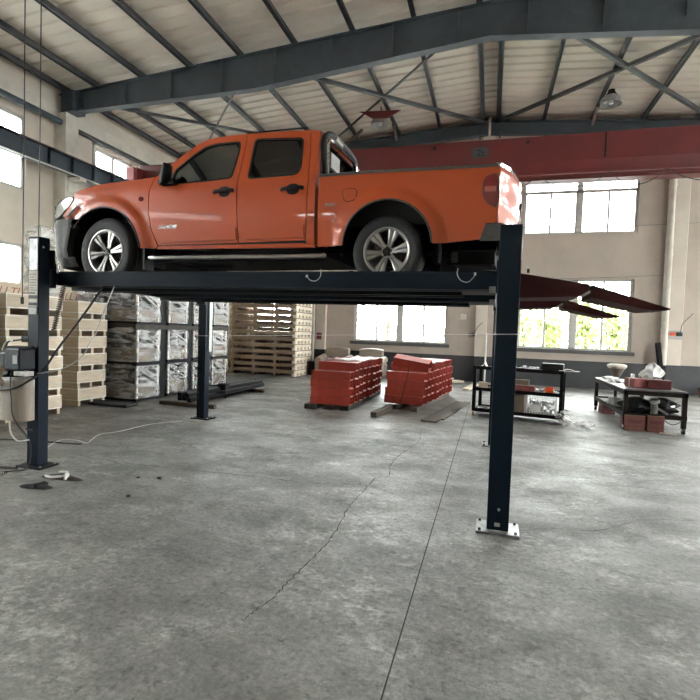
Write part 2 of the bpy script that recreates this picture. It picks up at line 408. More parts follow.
# pilasters and columns
cn = [1]
def pillar(a, b, m=None, dado=False):
    cn[0] += 1
    o = struct(MB().box(a,b).build('trim_%d' % cn[0], m or M['concw'], bevel=.01))
    if dado: MB().box((a[0]-.004,a[1]-.004,0),(b[0]+.004,b[1],.91)).build('trim_base', M['wains'], o)
    return o
for x in (-6.52, -.52, 5.48): pillar((x,YB-.16,0),(x+.40,YB,9.0), None, True)
for y in (5.2, 11.3): pillar((XL,y,0),(-11.88,y+.45,7.62), M['conc'])
# eave beam of the left wall with a dark gutter angle under it
struct(MB().box((XL,YF,7.42),(XL+.14,YB,7.78)).build('trim_7', M['conc']))
struct(MB().box((XL+.10,11.8,7.30),(XL+.22,YB,7.40)).build('trim_8', M['purlin']))

# steel frames
def rafter(yc, far=False):
    mb = MB(); w = .11
    xs = [XL+.05, -6.0, RIDGE, 5.4, XR-.05]
    if far: zb = [ztop(x)-.42 for x in xs]
    else: zb = [7.66, 7.74, 8.30, 7.74, 7.66]
    for i in range(4):
        xa, xb = xs[i], xs[i+1]
        for (ya, yb, la, lb, ha, hb) in ((yc-.01,yc+.01,zb[i],zb[i+1],ztop(xa),ztop(xb)),(yc-w,yc+w,zb[i]-.02,zb[i+1]-.02,zb[i],zb[i+1]),(yc-w,yc+w,ztop(xa)-.02,ztop(xb)-.02,ztop(xa),ztop(xb))):
            vs = [(xa,ya,la),(xb,ya,lb),(xb,yb,lb),(xa,yb,la),(xa,ya,ha),(xb,ya,hb),(xb,yb,hb),(xa,yb,ha)]
            mb.add(vs, [(0,3,2,1),(4,5,6,7),(0,1,5,4),(1,2,6,5),(2,3,7,6),(3,0,4,7)])
    if not far:
        for k in range(16):                                  # web stiffeners
            x = XL+.8+k*1.5
            if x < XR: mb.box((x-.008,yc-w,7.75 if abs(x) > 5 else 8.2),(x+.008,yc+w,ztop(x)-.02))
    return struct(mb.build('ceiling_beam', M['rafter']))
rafter(11.5); rafter(17.75, True)
for x in (RIDGE,):
    pass
struct(MB().box((-12.05,11.28,7.62),(-11.6,11.72,8.2)).build('ceiling_beam_knee', M['craner'], bevel=.01))
OFF = [.26, 1.73, 3.2, 4.7, 6.2, 7.7, 9.2, 10.7, 11.7]
for sgn in (-1, 1):
    for o in OFF:
        x = RIDGE+sgn*o; z = ztop(x)
        if not XL+.1 < x < XR-.1: continue
        mb = MB(); mb.box((x-.01,YF,z),(x+.01,YB,z+.18)); mb.box((x-.01,YF,z+.165),(x+.07*sgn,YB,z+.18)) if sgn > 0 else mb.box((x-.07,YF,z+.165),(x+.01,YB,z+.18))
        mb.box((x-.01-.07*(sgn > 0),YF,z),(x+.01+.07*(sgn < 0),YB,z+.015)); mb.box((x-.035,YF,z),(x+.035,YB,z+.16))
        struct(mb.build('ceiling_purlin', M['purlin']))
        for yy in (11.5, 17.75): pass
# ridge hangers next to the ridge purlins
for x in (-.62, .02): struct(MB().box((x-.025,17.45,8.35),(x+.025,17.5,9.0)).build('ceiling_hanger', M['purlin']))
struct(MB().box((RIDGE-.05,17.4,8.3),(RIDGE+.03,17.45,9.05)).build('ceiling_hanger', M['conc']))
# roof-plane bracing (angles) and rods
def brace(p, q, w, m): return struct(MB().bar(p, q, w, w).build('ceiling_brace', m))
def zr(x): return ztop(x)-.06
def B(x0,y0,x1,y1,w=.09,m=None,dz=0): return brace((x0,y0,zr(x0)+dz),(x1,y1,zr(x1)+dz),w,m or M['purlin'])
B(-6.2,11.7,-.5,17.6,.10); B(-.1,17.6,5.6,11.7,.10); B(.6,11.7,6.3,17.6,.10); B(-12,11.7,-6.2,17.6,.08)
B(-6.2,17.6,-.6,11.7,.05); B(-11.9,17.6,-6.3,11.7,.04)
for x0, dx, yy in ((-6.7,-.1,11.55),(-5.5,.9,17.7),(-3.55,.05,17.65),(2.9,-.05,17.6)):
    brace((x0,yy,8.62 if yy > 15 else 7.80),(x0+dx,yy+(-1.0 if yy > 15 else .95),zr(x0+dx)+.02),.075,M['brace'])

# ---------------------------------------------------------------- the pickup on the lift
W = 1.76
truck = thing('pickup_truck', 'orange crew-cab pickup truck raised on the four-post lift, nose to the left', 'pickup truck', (-1.0,4.62,2.085), math.radians(-3.5))
AR = ((-3.49,.41,.545,.525), (.0,.40,.445,.432))          # wheel-arch ellipses
def bulge(s, z):
    b = 0
    for cs, cz, a, h in AR:
        if z < cz-.15: continue
        q = math.hypot((s-cs)/a, (z-cz)/h)
        if .9 < q < 1.24: b = max(b, .036*(1 if q < 1.15 else (1.24-q)/.09))
    return b
def inset(s, z):
    v = .03*((z-.865)/.45)**2 if z < 1.115 else .00926+(z-1.115)*.30
    if s < -4.16: v += 1.6*(-4.16-s)**2
    return v-bulge(s, z)
def side(s, z, off=0, near=True):
    d = inset(s, z)+off
    return (s, d if near else W-d, z)
def pip(p, poly):
    x, y = p; c = False; n = len(poly)
    for i in range(n):
        x1, y1 = poly[i]; x2, y2 = poly[i-1]
        if (y1 > y) != (y2 > y) and x < (x2-x1)*(y-y1)/(y2-y1)+x1: c = not c
    return c
def dense(poly, st=.05):
    out = []; n = len(poly)
    for i in range(n):
        a = poly[i]; b = poly[(i+1)%n]; k = max(1, int(math.hypot(b[0]-a[0], b[1]-a[1])/st))
        for j in range(k): out.append((a[0]+(b[0]-a[0])*j/k, a[1]+(b[1]-a[1])*j/k))
    return out
def rounded(poly, it=2):
    for _ in range(it):
        out = []; n = len(poly)
        for i in range(n):
            a = poly[i]; b = poly[(i+1)%n]
            out += [(a[0]*.75+b[0]*.25, a[1]*.75+b[1]*.25), (a[0]*.25+b[0]*.75, a[1]*.25+b[1]*.75)]
        poly = out
    return poly
def roundc(poly, r, n=5):
    out = []; m = len(poly)
    for i in range(m):
        p = Vector(poly[i]); a = Vector(poly[i-1])-p; b = Vector(poly[(i+1)%m])-p
        ra = min(r, a.length*.45); rb = min(r, b.length*.45); a = p+a.normalized()*ra; b = p+b.normalized()*rb
        for k in range(n+1):
            t = k/n; q = a*(1-t)**2+p*2*t*(1-t)+b*t*t; out.append((q.x, q.y))
    return out
def shrink(poly, k):
    cx = sum(p[0] for p in poly)/len(poly); cy = sum(p[1] for p in poly)/len(poly)
    out = []
    for x, y in poly:
        r = math.hypot(x-cx, y-cy); q = (r-k)/r; out.append((cx+(x-cx)*q, cy+(y-cy)*q))
    return out
def sheet(outline, holes, fn, th, st=.05):
    """triangulated panel with holes; fn(u,v,off)->point; closed by an inner skin th behind it"""
    loops = [dense(outline, st)]+[dense(h, st) for h in holes]
    vs = []; ed = []; rim = []
    for lp in loops:
        o = len(vs); vs += lp; n = len(lp); ed += [(o+i, o+(i+1)%n) for i in range(n)]
    xs = [p[0] for p in outline]; ys = [p[1] for p in outline]
    nb = len(vs); x = min(xs)+st*.6; allb = list(vs)
    while x < max(xs):
        y = min(ys)+st*.6
        while y < max(ys):
            if pip((x,y), loops[0]) and not any(pip((x,y), h) for h in loops[1:]) and all((x-q[0])**2+(y-q[1])**2 > (st*.45)**2 for q in allb): vs.append((x,y))
            y += st
        x += st
    r = geometry.delaunay_2d_cdt([Vector(p) for p in vs], ed, [], 0, 1e-5)
    pv, pf = r[0], r[2]; tri = []
    for t in pf:
        c = (sum(pv[i][0] for i in t)/len(t), sum(pv[i][1] for i in t)/len(t))
        if pip(c, loops[0]) and not any(pip(c, h) for h in loops[1:]): tri.append(tuple(t))
    cnt = {}
    for t in tri:
        for i in range(len(t)):
            e = (t[i], t[(i+1)%len(t)]); cnt[e] = cnt.get(e, 0)+1
    n = len(pv); A = [fn(p[0], p[1], 0) for p in pv]; Bk = [fn(p[0], p[1], th) for p in pv]
    fs = list(tri)+[tuple(reversed([i+n for i in t])) for t in tri]
    fs += [(a, b, b+n, a+n) for (a, b) in cnt if (b, a) not in cnt]
    return A+Bk, fs
def panel(name, outline, m, parent, holes=(), off=0, th=.02, near=True, st=.05, smooth=True):
    vs, fs = sheet(outline, holes, lambda u, v, k: side(u, v, off+k, near), th, st)
    mb = MB(); mb.add(vs, fs); return mb.build(name, m, parent, smooth, angle=40)

def arch_pts(k, z0, z1, grow=0, n=22):
    """arch opening from the front foot (height z0) over the top to the rear foot (height z1)"""
    cs, cz, a, b = AR[k]; a += grow; b += grow
    t0 = PI-math.asin((z0-cz)/b) if abs((z0-cz)/b) < 1 else PI
    t1 = math.asin(max(-.99, (z1-cz)/b)); return [(cs+a*math.cos(t0+(t1-t0)*i/n), cz+b*math.sin(t0+(t1-t0)*i/n)) for i in range(n+1)]
roofline = [(-2.76,1.285),(-2.727,1.325),(-2.614,1.412),(-2.48,1.512),(-2.348,1.598),(-2.26,1.648),(-2.183,1.676),(-2.06,1.690),(-1.915,1.694),(-1.677,1.690),(-1.564,1.686),(-1.172,1.668),(-.903,1.648),(-.815,1.632)]
fend_top = [(-2.81,1.262),(-2.977,1.253),(-3.165,1.246),(-3.467,1.239),(-3.726,1.218),(-3.92,1.175),(-4.0,1.145)]
win_f = roundc([(-2.555,1.318),(-2.33,1.503),(-2.19,1.592),(-2.05,1.617),(-1.735,1.611),(-1.715,1.50),(-1.752,1.166),(-2.085,1.150),(-2.56,1.150)], .05)
win_r = roundc([(-1.562,1.622),(-.965,1.572),(-.930,1.218),(-.975,1.142),(-1.560,1.138)], .06)
for near in (True, False):
    gm = M['gwin']
    # front fender
    out = arch_pts(0, .81, .44)+[(-2.75,.44),(-2.728,.466),(-2.812,.659),(-2.847,.842),(-2.851,1.071),(-2.808,1.262)]+fend_top[1:]+[(-3.985,1.09),(-4.0,1.035),(-4.115,.927),(-4.165,.87),(-4.10,.815)]
    fe = panel('front_fender', out, M['paint'], truck, near=near)
    rp = [(-2.957+.032*math.cos(2*PI*i/16), 1.008+.028*math.sin(2*PI*i/16)) for i in range(16)]
    panel('side_repeater', rp, M['tail'], fe, off=-.008, th=.01, near=near, st=.02)
    # pale strip behind the headlight, standing in for a highlight on the fender
    panel('fender_highlight', [(-4.085,.845),(-4.055,.845),(-3.90,.965),(-3.925,.985)], M['lens'], fe, off=-.040, th=.03, near=near, st=.03)
    # front door
    fd = panel('front_door', [(-2.718,.472),(-2.802,.659),(-2.838,.842),(-2.842,1.071),(-2.80,1.262)]+roofline[:10]+[(-1.668,1.689),(-1.664,1.45),(-1.682,1.0),(-1.668,.70),(-1.650,.472)], M['paint'], truck, [win_f], near=near)
    panel('window_glass', shrink(win_f, .004), gm, fd, off=.012, th=.004, near=near)
    panel('window_seal', win_f, M['blackp'], fd, [shrink(win_f, .022)], off=-.002, th=.02, near=near)
    # rear door
    rd = panel('rear_door', [(-1.640,.472),(-1.658,.70),(-1.672,1.0),(-1.655,1.45),(-1.659,1.688),(-1.564,1.686),(-1.172,1.668),(-.905,1.648),(-.87,1.40),(-.845,1.079),(-.860,.478)], M['paint'], truck, [win_r], near=near)
    panel('window_glass', shrink(win_r, .004), M['gtint'], rd, off=.012, th=.004, near=near)
    panel('window_seal', win_r, M['blackp'], rd, [shrink(win_r, .026)], off=-.002, th=.02, near=near)
    for dr, a, b in ((fd,-2.775,-1.672),(rd,-1.650,-.872)):
        panel('door_moulding', [(a+.10,.502),(a,.632),(b,.632),(b,.502)], M['paint'], dr, off=-.016, th=.03, near=near)
    # cab rear pillar and rocker
    panel('cab_pillar', [(-.897,1.647),(-.862,1.40),(-.836,1.079),(-.851,.478),(-.852,.445),(-.760,.435),(-.760,1.09),(-.785,1.40),(-.815,1.632)], M['paint'], truck, near=near)
    panel('rocker_panel', [(-2.735,.43),(-2.72,.464),(-.86,.448),(-.86,.44),(-.760,.43),(-.755,.402)], M['paint'], truck, near=near)
    # bed side
    bed = panel('bed_side', [(-.718,1.112),(-.725,.408)]+arch_pts(1, .412, .41)+[(.496,.408),(.875,.438),(.905,.50),(.931,.566),(1.03,.573),(1.015,.83),(.995,1.079),(.434,1.090),(-.231,1.112)], M['paint'], truck, near=near)
    fu = rounded([(-.475,.968),(-.312,.966),(-.307,.886),(-.340,.838),(-.447,.832)], 2)
    if near:
        panel('fuel_door_gap', fu, M['under'], bed, off=-.0035, th=.01, near=near, st=.03)
        panel('fuel_door', shrink(fu, .006), M['paint'], bed, off=-.006, th=.01, near=near, st=.03)
    tl = rounded([(1.022,1.01),(.955,1.012),(.885,.975),(.878,.90),(.888,.80),(.93,.742),(1.03,.69)], 2)
    la = panel('tail_lamp', tl, M['maroon'], truck, off=-.004, th=.02, near=near, st=.03)
    panel('lamp_lens', shrink(tl, .014), M['tail'], la, off=-.014, th=.02, near=near, st=.03)
    panel('lamp_clear_band', [(.90,.845),(1.0,.845),(1.0,.895),(.90,.895)], M['tailw'], la, off=-.019, th=.01, near=near, st=.03)
    # bed rail cap
    mb = MB(); rows = []
    for i in range(19):
        s = -.718+i*(1.005+.718)/18; zt = 1.112-.033*max(0, (s+.231)/1.24)
        y0 = inset(s, zt)
        rows.append([(s, (y if near else W-y), z) for y, z in ((y0-.012,zt-.016),(y0-.012,zt+.008),(y0+.004,zt+.018),(y0+.08,zt+.018),(y0+.09,zt-.02))])
    mb.grid(rows); mb.build('bed_rail_cap', M['greyp'], truck, True)
    # wheel-arch lips (rubber edge), mud flap
    for k, (z0, z1, nm) in enumerate(((.70,.45,'front_arch_lip'),(.42,.42,'rear_arch_lip'))):
        pts = [side(p[0], p[1], -.004, near) for p in arch_pts(k, z0, z1, -.004)]
        MB().tube(pts, .010, 6).build(nm, M['greyp'], truck, True)
    y = .015 if near else W-.165
    mb = MB(); mb.grid([[(.452+.03*math.sin(i/3)+i*.004, y, .60-.045*i), (.452+.03*math.sin(i/3)+i*.004, y+.15, .60-.045*i)] for i in range(9)], (.012,0,0))
    mb.build('mud_flap', M['blackp'], truck, True)
    MB().box((-2.95, .04 if near else W-.2, .20),(-2.925, .2 if near else W-.04, .50)).build('mud_flap', M['blackp'], truck)
    # door handles
    for sx, zc, par in ((-1.83,1.024,fd),(-1.008,.999,rd)):
        h = MB(); y = inset(sx, zc)
        pl = rounded([(sx-.055,zc+.055),(sx+.055,zc+.055),(sx+.075,zc),(sx+.05,zc-.058),(sx-.05,zc-.058),(sx-.075,zc)], 2)
        vs, fs = sheet(pl, [], lambda u, v, k: side(u, v, -.003+k, near), .01, .04); h.add(vs, fs)
        pts = catmull([(sx-.125,y-.012,zc-.004),(sx-.09,y-.030,zc),(sx,y-.042,zc+.004),(sx+.09,y-.032,zc+.004),(sx+.125,y-.012,zc+.002)], 5)
        if not near: pts = [(p[0], W-p[1], p[2]) for p in pts]
        h.tube(pts, .020, 8); h.build('door_handle', M['blackp'], par, True)
    # door mirror
    mm = MB(); rows = []
    for i in range(9):
        t = i/8; zc = 1.140+t*.205; wx = .062*math.sin(PI*min(1, .15+t*.8))**.5; lean = .05*t
        ring = []
        for k in range(13):
            an = 2*PI*(k % 12)/12; y = inset(-2.62, 1.2)-.085-(.02*t)+.070*math.sin(an); x = -2.575+lean+wx*math.cos(an)
            ring.append((x, y if near else W-y, zc))
        rows.append(ring)
    mm.grid(rows)
    for ri in (0, -1): mm.add(rows[ri][:12], [tuple(range(12))])
    y = inset(-2.62,1.17)
    b0, b1 = sorted((y-.09 if near else W-y+.09, y+.01 if near else W-y-.01))
    mm.box((-2.66,b0,1.140),(-2.46,b1,1.19)); mm.build('door_mirror', M['blackp'], fd, True, angle=50)
    # side step
    st = MB(); a, b = (-.035, .10) if near else (W-.10, W+.035)
    ys = -.02 if near else W+.02
    st.tube(catmull([(-2.80,ys+.06*(1 if near else -1),.345),(-2.70,ys,.322),(-1.7,ys,.314),(-.72,ys,.306),(-.66,ys+.06*(1 if near else -1),.325)], 5), .024, 10)
    so = st.build('side_step', M['steelstep'], truck, True)
    bk = MB(); bk.box((-2.76,a+.03,.275),(-.68,b,.305))
    for s in (-2.5,-1.7,-.9): bk.box((s-.03,min(a+.04,b-.25 if not near else a+.04),.29),(s+.03,b+(.3 if near else 0),.36))
    bk.build('step_bracket', M['under'], so)
# lettering on the near door and bed
def text_mesh(name, cu, m, parent):
    tmp = bpy.data.objects.new(name+'_curve', cu); COL.objects.link(tmp); dg = bpy.context.evaluated_depsgraph_get()
    me = bpy.data.meshes.new_from_object(tmp.evaluated_get(dg)); bpy.data.objects.remove(tmp); me.name = name
    me.materials.clear(); me.materials.append(m); o = bpy.data.objects.new(name, me); COL.objects.link(o); o.parent = parent; return o
def letters(txt, size, s, z, parent, m, slant=.25, yoff=.004, name='lettering', ext=.003):
    cu = bpy.data.curves.new(name, 'FONT'); cu.body = txt; cu.size = size; cu.extrude = ext; cu.shear = slant; cu.align_x = 'LEFT'
    o = text_mesh(name, cu, m, parent)
    o.location = (s, inset(s+.08, z)-yoff, z); o.rotation_euler = (PI/2,0,0); return o
letters('GRANDEE', .058, -2.715, .654, truck, M['texto'], .3, .006, 'door_badge')
letters('4WD', .05, -.648, .80, truck, M['texto'], .2, .005, 'bed_badge')

# hood, windscreen, roof
mb = MB(); rows = []
bow = [.0,.0,.0,.02,.05,.14,.26]
for (s, z), bw in zip(fend_top, bow):
    d0 = inset(s, z)+.004; r = []
    for k in range(15):
        t = k/14; sn = math.sin(PI*t)
        r.append((s-bw*sn**.7, d0+(W-2*d0)*t, z+.045*sn**.6))
    rows.append(r)
r = []
for k in range(15):
    t = k/14; sn = math.sin(PI*t); p = rows[-1][k]; r.append((p[0]-.14*sn-.0, p[1], p[2]-.07*sn-.03))
rows.append(r); mb.grid(rows, (0,0,-.02)); mb.build('hood', M['paint'], truck, True)
# cowl under the windscreen
MB().box((-2.86,.12,1.15),(-2.6,W-.12,1.27)).build('cowl', M['blackp'], truck)
pil = roofline[:7]
def ws(off=0):
    rows = []
    for s, z in pil:
        d0 = inset(s, z)+.035; rows.append([(s-.13*math.sin(PI*k/10), d0+(W-2*d0)*k/10, z+.02*math.sin(PI*k/10)+off) for k in range(11)])
    return rows
mb = MB(); mb.grid(ws(), (.004,0,-.004)); mb.build('windscreen', M['gwind'], truck, True)
mb = MB()
for sgn in (0, 1):
    rows = []
    for s, z in pil:
        d0 = inset(s, z)
        rows.append([(s, (W-y if sgn else y), zz) for y, zz in ((d0+.002,z),(d0+.05,z+.004),(d0+.06,z-.03),(d0+.022,z-.03))])
    mb.grid(rows)
mb.build('windscreen_pillar', M['paint'], truck, True)
mb = MB(); rows = []
for s, z in roofline[5:]:
    d0 = inset(s, z); r = []
    for k in range(17):
        t = k/16; r.append((s+(.02 if s < -1 else .015)*math.sin(PI*t)*(-1 if s < -1.5 else 1), d0+(W-2*d0)*t, z+.055*math.sin(PI*t)**.5))
    rows.append(r)
mb.grid(rows, (0,0,-.018)); mb.build('roof', M['paint'], truck, True)
for y in (.30, W-.30):
    MB().tube([(-1.75,y,1.752),(-1.0,y,1.735)], .010, 6).build('roof_strip', M['blackp'], truck, True)
MB().cyl((-1.66,.34,1.74),(-1.60,.34,1.79),.012,.006).build('roof_aerial', M['blackp'], truck)

# cab back wall with a two-pane window
def backpt(u, v, k): return (-.762-(.035*max(0,(v-1.1)/.53))-k, u, v)
def edge_d(z): return inset(-.8, z)+.004
lo = [(edge_d(z), z) for z in (.44,.7,1.1,1.3,1.5,1.625)]
outl = lo+[(W-d, z) for d, z in reversed(lo)]
bw = roundc([(.13,1.135),(.20,1.575),(W-.20,1.575),(W-.13,1.135)], .09)
vs, fs = sheet(outl, [bw], backpt, .03, .08); mb = MB(); mb.add(vs, fs); bp = mb.build('cab_back', M['paint'], truck, True)
vs, fs = sheet(shrink(bw,.003), [], lambda u, v, k: backpt(u, v, .008+k), .004, .1); mb = MB(); mb.add(vs, fs); mb.build('rear_glass', M['gtint'], bp, True)
mb = MB(); vs, fs = sheet(bw, [shrink(bw,.03)], lambda u, v, k: backpt(u, v, -.006+k), .02, .06); mb.add(vs, fs)
for y in (.62, W-.62): mb.bar((-.764,y,1.14),(-.79,y,1.57),.03,.012,(0,1,0))
mb.build('rear_window_seal', M['blackp'], bp)

# roll bar in the bed
rb = MB()
for dz, r_, yy0, yy1, ss in ((0,.031,.13,1.24,-.715),):
    rb.tube(catmull([(ss+.01,yy0,1.09),(ss-.01,yy0+.005,1.30),(ss-.035,yy0+.03,1.50),(ss-.03,yy0+.12,1.615),(ss-.02,yy0+.28,1.648),(ss-.02,yy1-.28,1.648),(ss-.03,yy1-.12,1.615),(ss-.035,yy1-.03,1.50),(ss-.01,yy1-.005,1.30),(ss+.01,yy1,1.09)], 5), r_, 10)
rbo = rb.build('roll_bar', M['blackp'], truck, True)
MB().tube(catmull([(-.69,.185,1.09),(-.71,.19,1.38),(-.725,.24,1.53),(-.72,.37,1.585),(-.72,1.00,1.585),(-.725,1.12,1.53),(-.71,1.17,1.38),(-.69,1.175,1.09)], 5), .020, 10).build('roll_bar_inner_tube', M['chrome'], rbo, True)
MB().tube(catmull([(-.63,.10,1.10),(-.2,.10,1.125),(.0,.10,1.12)], 4), .016, 8).build('roll_bar_foot', M['chrome'], rbo, True)
MB().box((-.745,.42,1.60),(-.705,.62,1.68)).build('roll_bar_lamp', M['lens'], rbo, bevel=.01)

# bed tub, tailgate, rear bumper
mb = MB(); mb.box((-.71,.06,.60),(1.0,W-.06,.64)); mb.box((-.71,.05,.60),(-.69,W-.05,1.08)); mb.box((-.71,.05,.62),(1.0,.09,1.08)); mb.box((-.71,W-.09,.62),(1.0,W-.05,1.08))
mb.build('bed_tub', M['under'], truck)
def plan(ex, y0=0):
    half = [(1.018,.004+y0),(1.05,.06+y0),(1.095,.16+y0),(1.14,.30),(1.175,.50),(1.185,.88)]
    return [(s+ex, d) for s, d in half]+[(s+ex, W-d) for s, d in reversed(half[:-1])]
tg = MB(); rows = []
for z, ex in ((.575,-.02),(.60,0),(.80,.012),(.84,.004),(.98,.004),(1.02,.014),(1.075,.0),(1.09,-.03)):
    rows.append([(s, d, z) for s, d in plan(ex)])
tg.grid(rows, (-.05,0,0)); tgo = tg.build('tailgate', M['paint'], truck, True, angle=50)
mb = MB(); mb.grid([[(s, d, z) for s, d in plan(ex)] for z, ex in ((1.07,.008),(1.098,.010),(1.104,-.02),(1.10,-.06))], (-.02,0,-.004)); mb.build('tailgate_cap', M['chrome'], tgo, True)
MB().box((1.185,W/2-.13,.86),(1.21,W/2+.13,.93)).build('tailgate_handle', M['blackp'], tgo, bevel=.01)
MB().box((1.188,W/2-.22,.68),(1.20,W/2+.22,.80)).build('number_plate_recess', M['white'], tgo, bevel=.004)
rbm = MB(); rows = []
for z, ex in ((.415,.015),(.44,.045),(.55,.055),(.572,.035),(.575,-.06)):
    r = [(s, d, z) for s, d in plan(ex)]
    r = [(.90+(z-.415)*.32, .01, z)]+r+[(.90+(z-.415)*.32, W-.01, z)]
    rows.append(r)
rbm.grid(rows, (-.03,0,0)); rbm.build('rear_bumper', M['greyp'], truck, True, angle=50)

# nose: bumper, grille, headlights
def nose(off=0):
    pts = []
    for i in range(9):
        s = -4.02-.44*i/8; pts.append((s, inset(s, .62)-off*(1 if i < 5 else .9)))
    for d, s in ((.20,-4.505),(.30,-4.555),(.50,-4.60),(.70,-4.62),(.88,-4.625)): pts.append((s-off*.8, d))
    return pts+[(s, W-d) for s, d in reversed(pts[:-1])]
nb = MB(); rows = []
for z, off, cut in ((.345,-.05,0),(.375,-.02,0),(.44,.0,0),(.60,.008,0),(.735,.018,0),(.755,.024,0),(.80,.020,0),(.835,-.005,0)):
    pts = nose(off); sx = -4.10+.13*max(0,(z-.44)/.39) if z > .44 else -4.09-(0)
    r = []
    for s, d in pts: r.append((min(s, -4.02) if False else s+((sx+4.02)*max(0, 1-(-4.02-s)/.2) if s > -4.22 else 0), d, z))
    rows.append(r)
nb.grid(rows, (.03,0,0)); nbo = nb.build('front_bumper', M['greyp'], truck, True, angle=50)
mb = MB(); rows = [[(s+.03, d, z) for s, d in nose(o)] for z, o in ((.25,-.10),(.30,-.05),(.36,-.03))]
mb.grid(rows, (.03,0,0)); mb.build('lower_lip', M['blackp'], nbo, True)
for near in (True, False):
    hl = rounded([(-4.44,.86),(-4.40,.95),(-4.285,1.02),(-4.185,1.065),(-4.10,1.10),(-3.995,1.095),(-4.005,1.03),(-4.12,.925),(-4.175,.875),(-4.25,.84)], 1)
    h = panel('headlight', hl, M['lens'], truck, off=-.004, th=.05, near=near, st=.04)
    panel('headlight_bezel', hl, M['blackp'], h, [shrink(hl, .013)], off=-.007, th=.02, near=near, st=.04)
    y = .30 if near else W-.30
    MB().lathe([(.07,0),(.075,.02),(.05,.05)], Matrix.Translation((-4.46,y,.98)) @ Euler((0,PI/2,0)).to_matrix().to_4x4(), 16).build('headlight_bowl', M['chrome'], h, True)
gr = MB(); gr.box((-4.56,.36,.83),(-4.30,W-.36,1.06)); go = gr.build('grille', M['blackp'], truck)
mb = MB()
for z in (.87,.93,.99,1.05): mb.box((-4.585,.38,z-.012),(-4.55,W-.38,z+.012))
mb.build('grille_bar', M['chrome'], go, bevel=.004)
MB().box((-4.54,.2,.84),(-4.32,W-.2,1.05)).build('radiator_support', M['under'], truck)

# interior: floor, dashboard, wheel, seats, head lining
MB().box((-2.7,.08,.44),(-.80,W-.08,.52)).build('cab_floor', M['seat'], truck)
mb = MB(); mb.grid([[(s, y, z) for y in (.10,W/2,W-.10)] for s, z in ((-2.62,.6),(-2.32,.62),(-2.26,.80),(-2.30,1.04),(-2.38,1.16),(-2.52,1.20),(-2.70,1.19))], (-.1,0,-.02)); mb.build('dashboard', M['seat'], truck, True)
sw = MB(); Ms = Matrix.Translation((-2.14,.46,1.17)) @ Euler((0,math.radians(-62),0)).to_matrix().to_4x4()
sw.tube([Ms @ Vector((.18*math.cos(2*PI*k/24), .18*math.sin(2*PI*k/24), 0)) for k in range(24)], .015, 7, True)
for a in (0, 2.2, 4.1): sw.bar(Ms @ Vector((0,0,0)), Ms @ Vector((.18*math.cos(a), .18*math.sin(a), 0)), .03, .012)
sw.cyl(Ms @ Vector((0,0,-.02)), Ms @ Vector((0,0,.03)), .05); sw.cyl(Ms @ Vector((0,0,0)), (-2.4,.46,.93), .025); sw.build('steering_wheel', M['seat'], truck, True)
def seat(name, s, y, w, m, head=((0,),)):
    q = MB(); prof = [(s-.46,.66),(s-.44,.76),(s-.05,.74),(s+.10,1.25),(s+.16,1.28),(s+.22,1.22),(s+.10,.66),(s+.06,.60),(s-.40,.60)]
    q.prism(prof, lambda a, b: (a, y-w/2, b), (0,w,0)); o = q.build(name, M['seat'], truck, bevel=.04, seg=3)
    for (hy,) in head:
        h = MB(); h.cbox((s+.19,y+hy,1.40),(.09,.26,.17)); h.cyl((s+.17,y+hy-.06,1.25),(s+.18,y+hy-.06,1.36),.008); h.cyl((s+.17,y+hy+.06,1.25),(s+.18,y+hy+.06,1.36),.008)
        h.build('head_restraint', m, o, bevel=.03, seg=3)
seat('front_seat', -1.62, .48, .52, M['seat']); seat('front_seat', -1.62, W-.48, .52, M['seat'])
seat('rear_bench', -.98, W/2, 1.36, M['seatl'], ((-.38,),(.38,)))
mb = MB(); rows = []
for s, z in roofline[7:]:
    d0 = inset(s, z)+.05; rows.append([(s, d0+(W-2*d0)*k/6, z-.015) for k in range(7)])
mb.grid(rows, (0,0,-.015)); mb.build('head_lining', M['seat'], truck, True)

# frame, axles, tank, exhaust
ub = MB()
for y in (.38, W-.46): ub.box((-4.2,y,.40),(1.0,y+.08,.50))
for s in (-4.1,-3.1,-2.2,-1.2,-.3,.5,.95): ub.box((s-.04,.40,.41),(s+.04,W-.40,.48))
ub.box((-3.0,.3,.36),(-.75,W-.3,.44)); ub.build('chassis_frame', M['under'], truck)
mb = MB(); mb.box((-4.15,.25,.34),(-2.95,W-.25,.62)); mb.cyl((-2.9,W/2,.42),(-2.3,W/2,.42),.10); mb.build('engine_and_gearbox', M['under'], truck, bevel=.02)
MB().box((-1.9,.12,.36),(-.75,.42,.46)).build('fuel_tank', M['under'], truck, bevel=.03, seg=2)
mb = MB(); mb.cyl((0,.1,.345),(0,W-.1,.345),.045); mb.lathe([(.02,-.16),(.12,-.1),(.15,0),(.12,.1),(.02,.16)], Matrix.Translation((0,W/2,.345)), 16); mb.build('rear_axle', M['under'], truck, True)
mb = MB(); mb.cyl((-3.48,.1,.385),(-3.48,W-.1,.385),.035); mb.box((-3.7,.25,.25),(-3.25,.55,.33)); mb.box((-3.7,W-.55,.25),(-3.25,W-.25,.33)); mb.build('front_axle', M['under'], truck)
for y in (.30, W-.30):
    mb = MB()
    for k in range(4):
        mb.grid([[(-.62+1.24*i/12*(1-.12*k)+.074*k, yy, .33-.07*math.sin(PI*i/12)-.012*k+.06) for yy in (y-.03,y+.03)] for i in range(13)], (0,0,.009))
    mb.box((.54,y-.03,.30),(.66,y+.03,.42)); mb.build('leaf_spring', M['under'], truck)
mb = MB(); mb.tube(catmull([(-2.6,1.1,.40),(-1.4,1.15,.40),(-.6,1.2,.40),(0,1.3,.50),(.55,1.42,.34),(1.0,1.48,.30)], 6), .03, 8); mb.cyl((-1.6,1.14,.42),(-.8,1.18,.42),.06); mb.build('exhaust_pipe', M['under'], truck, True)
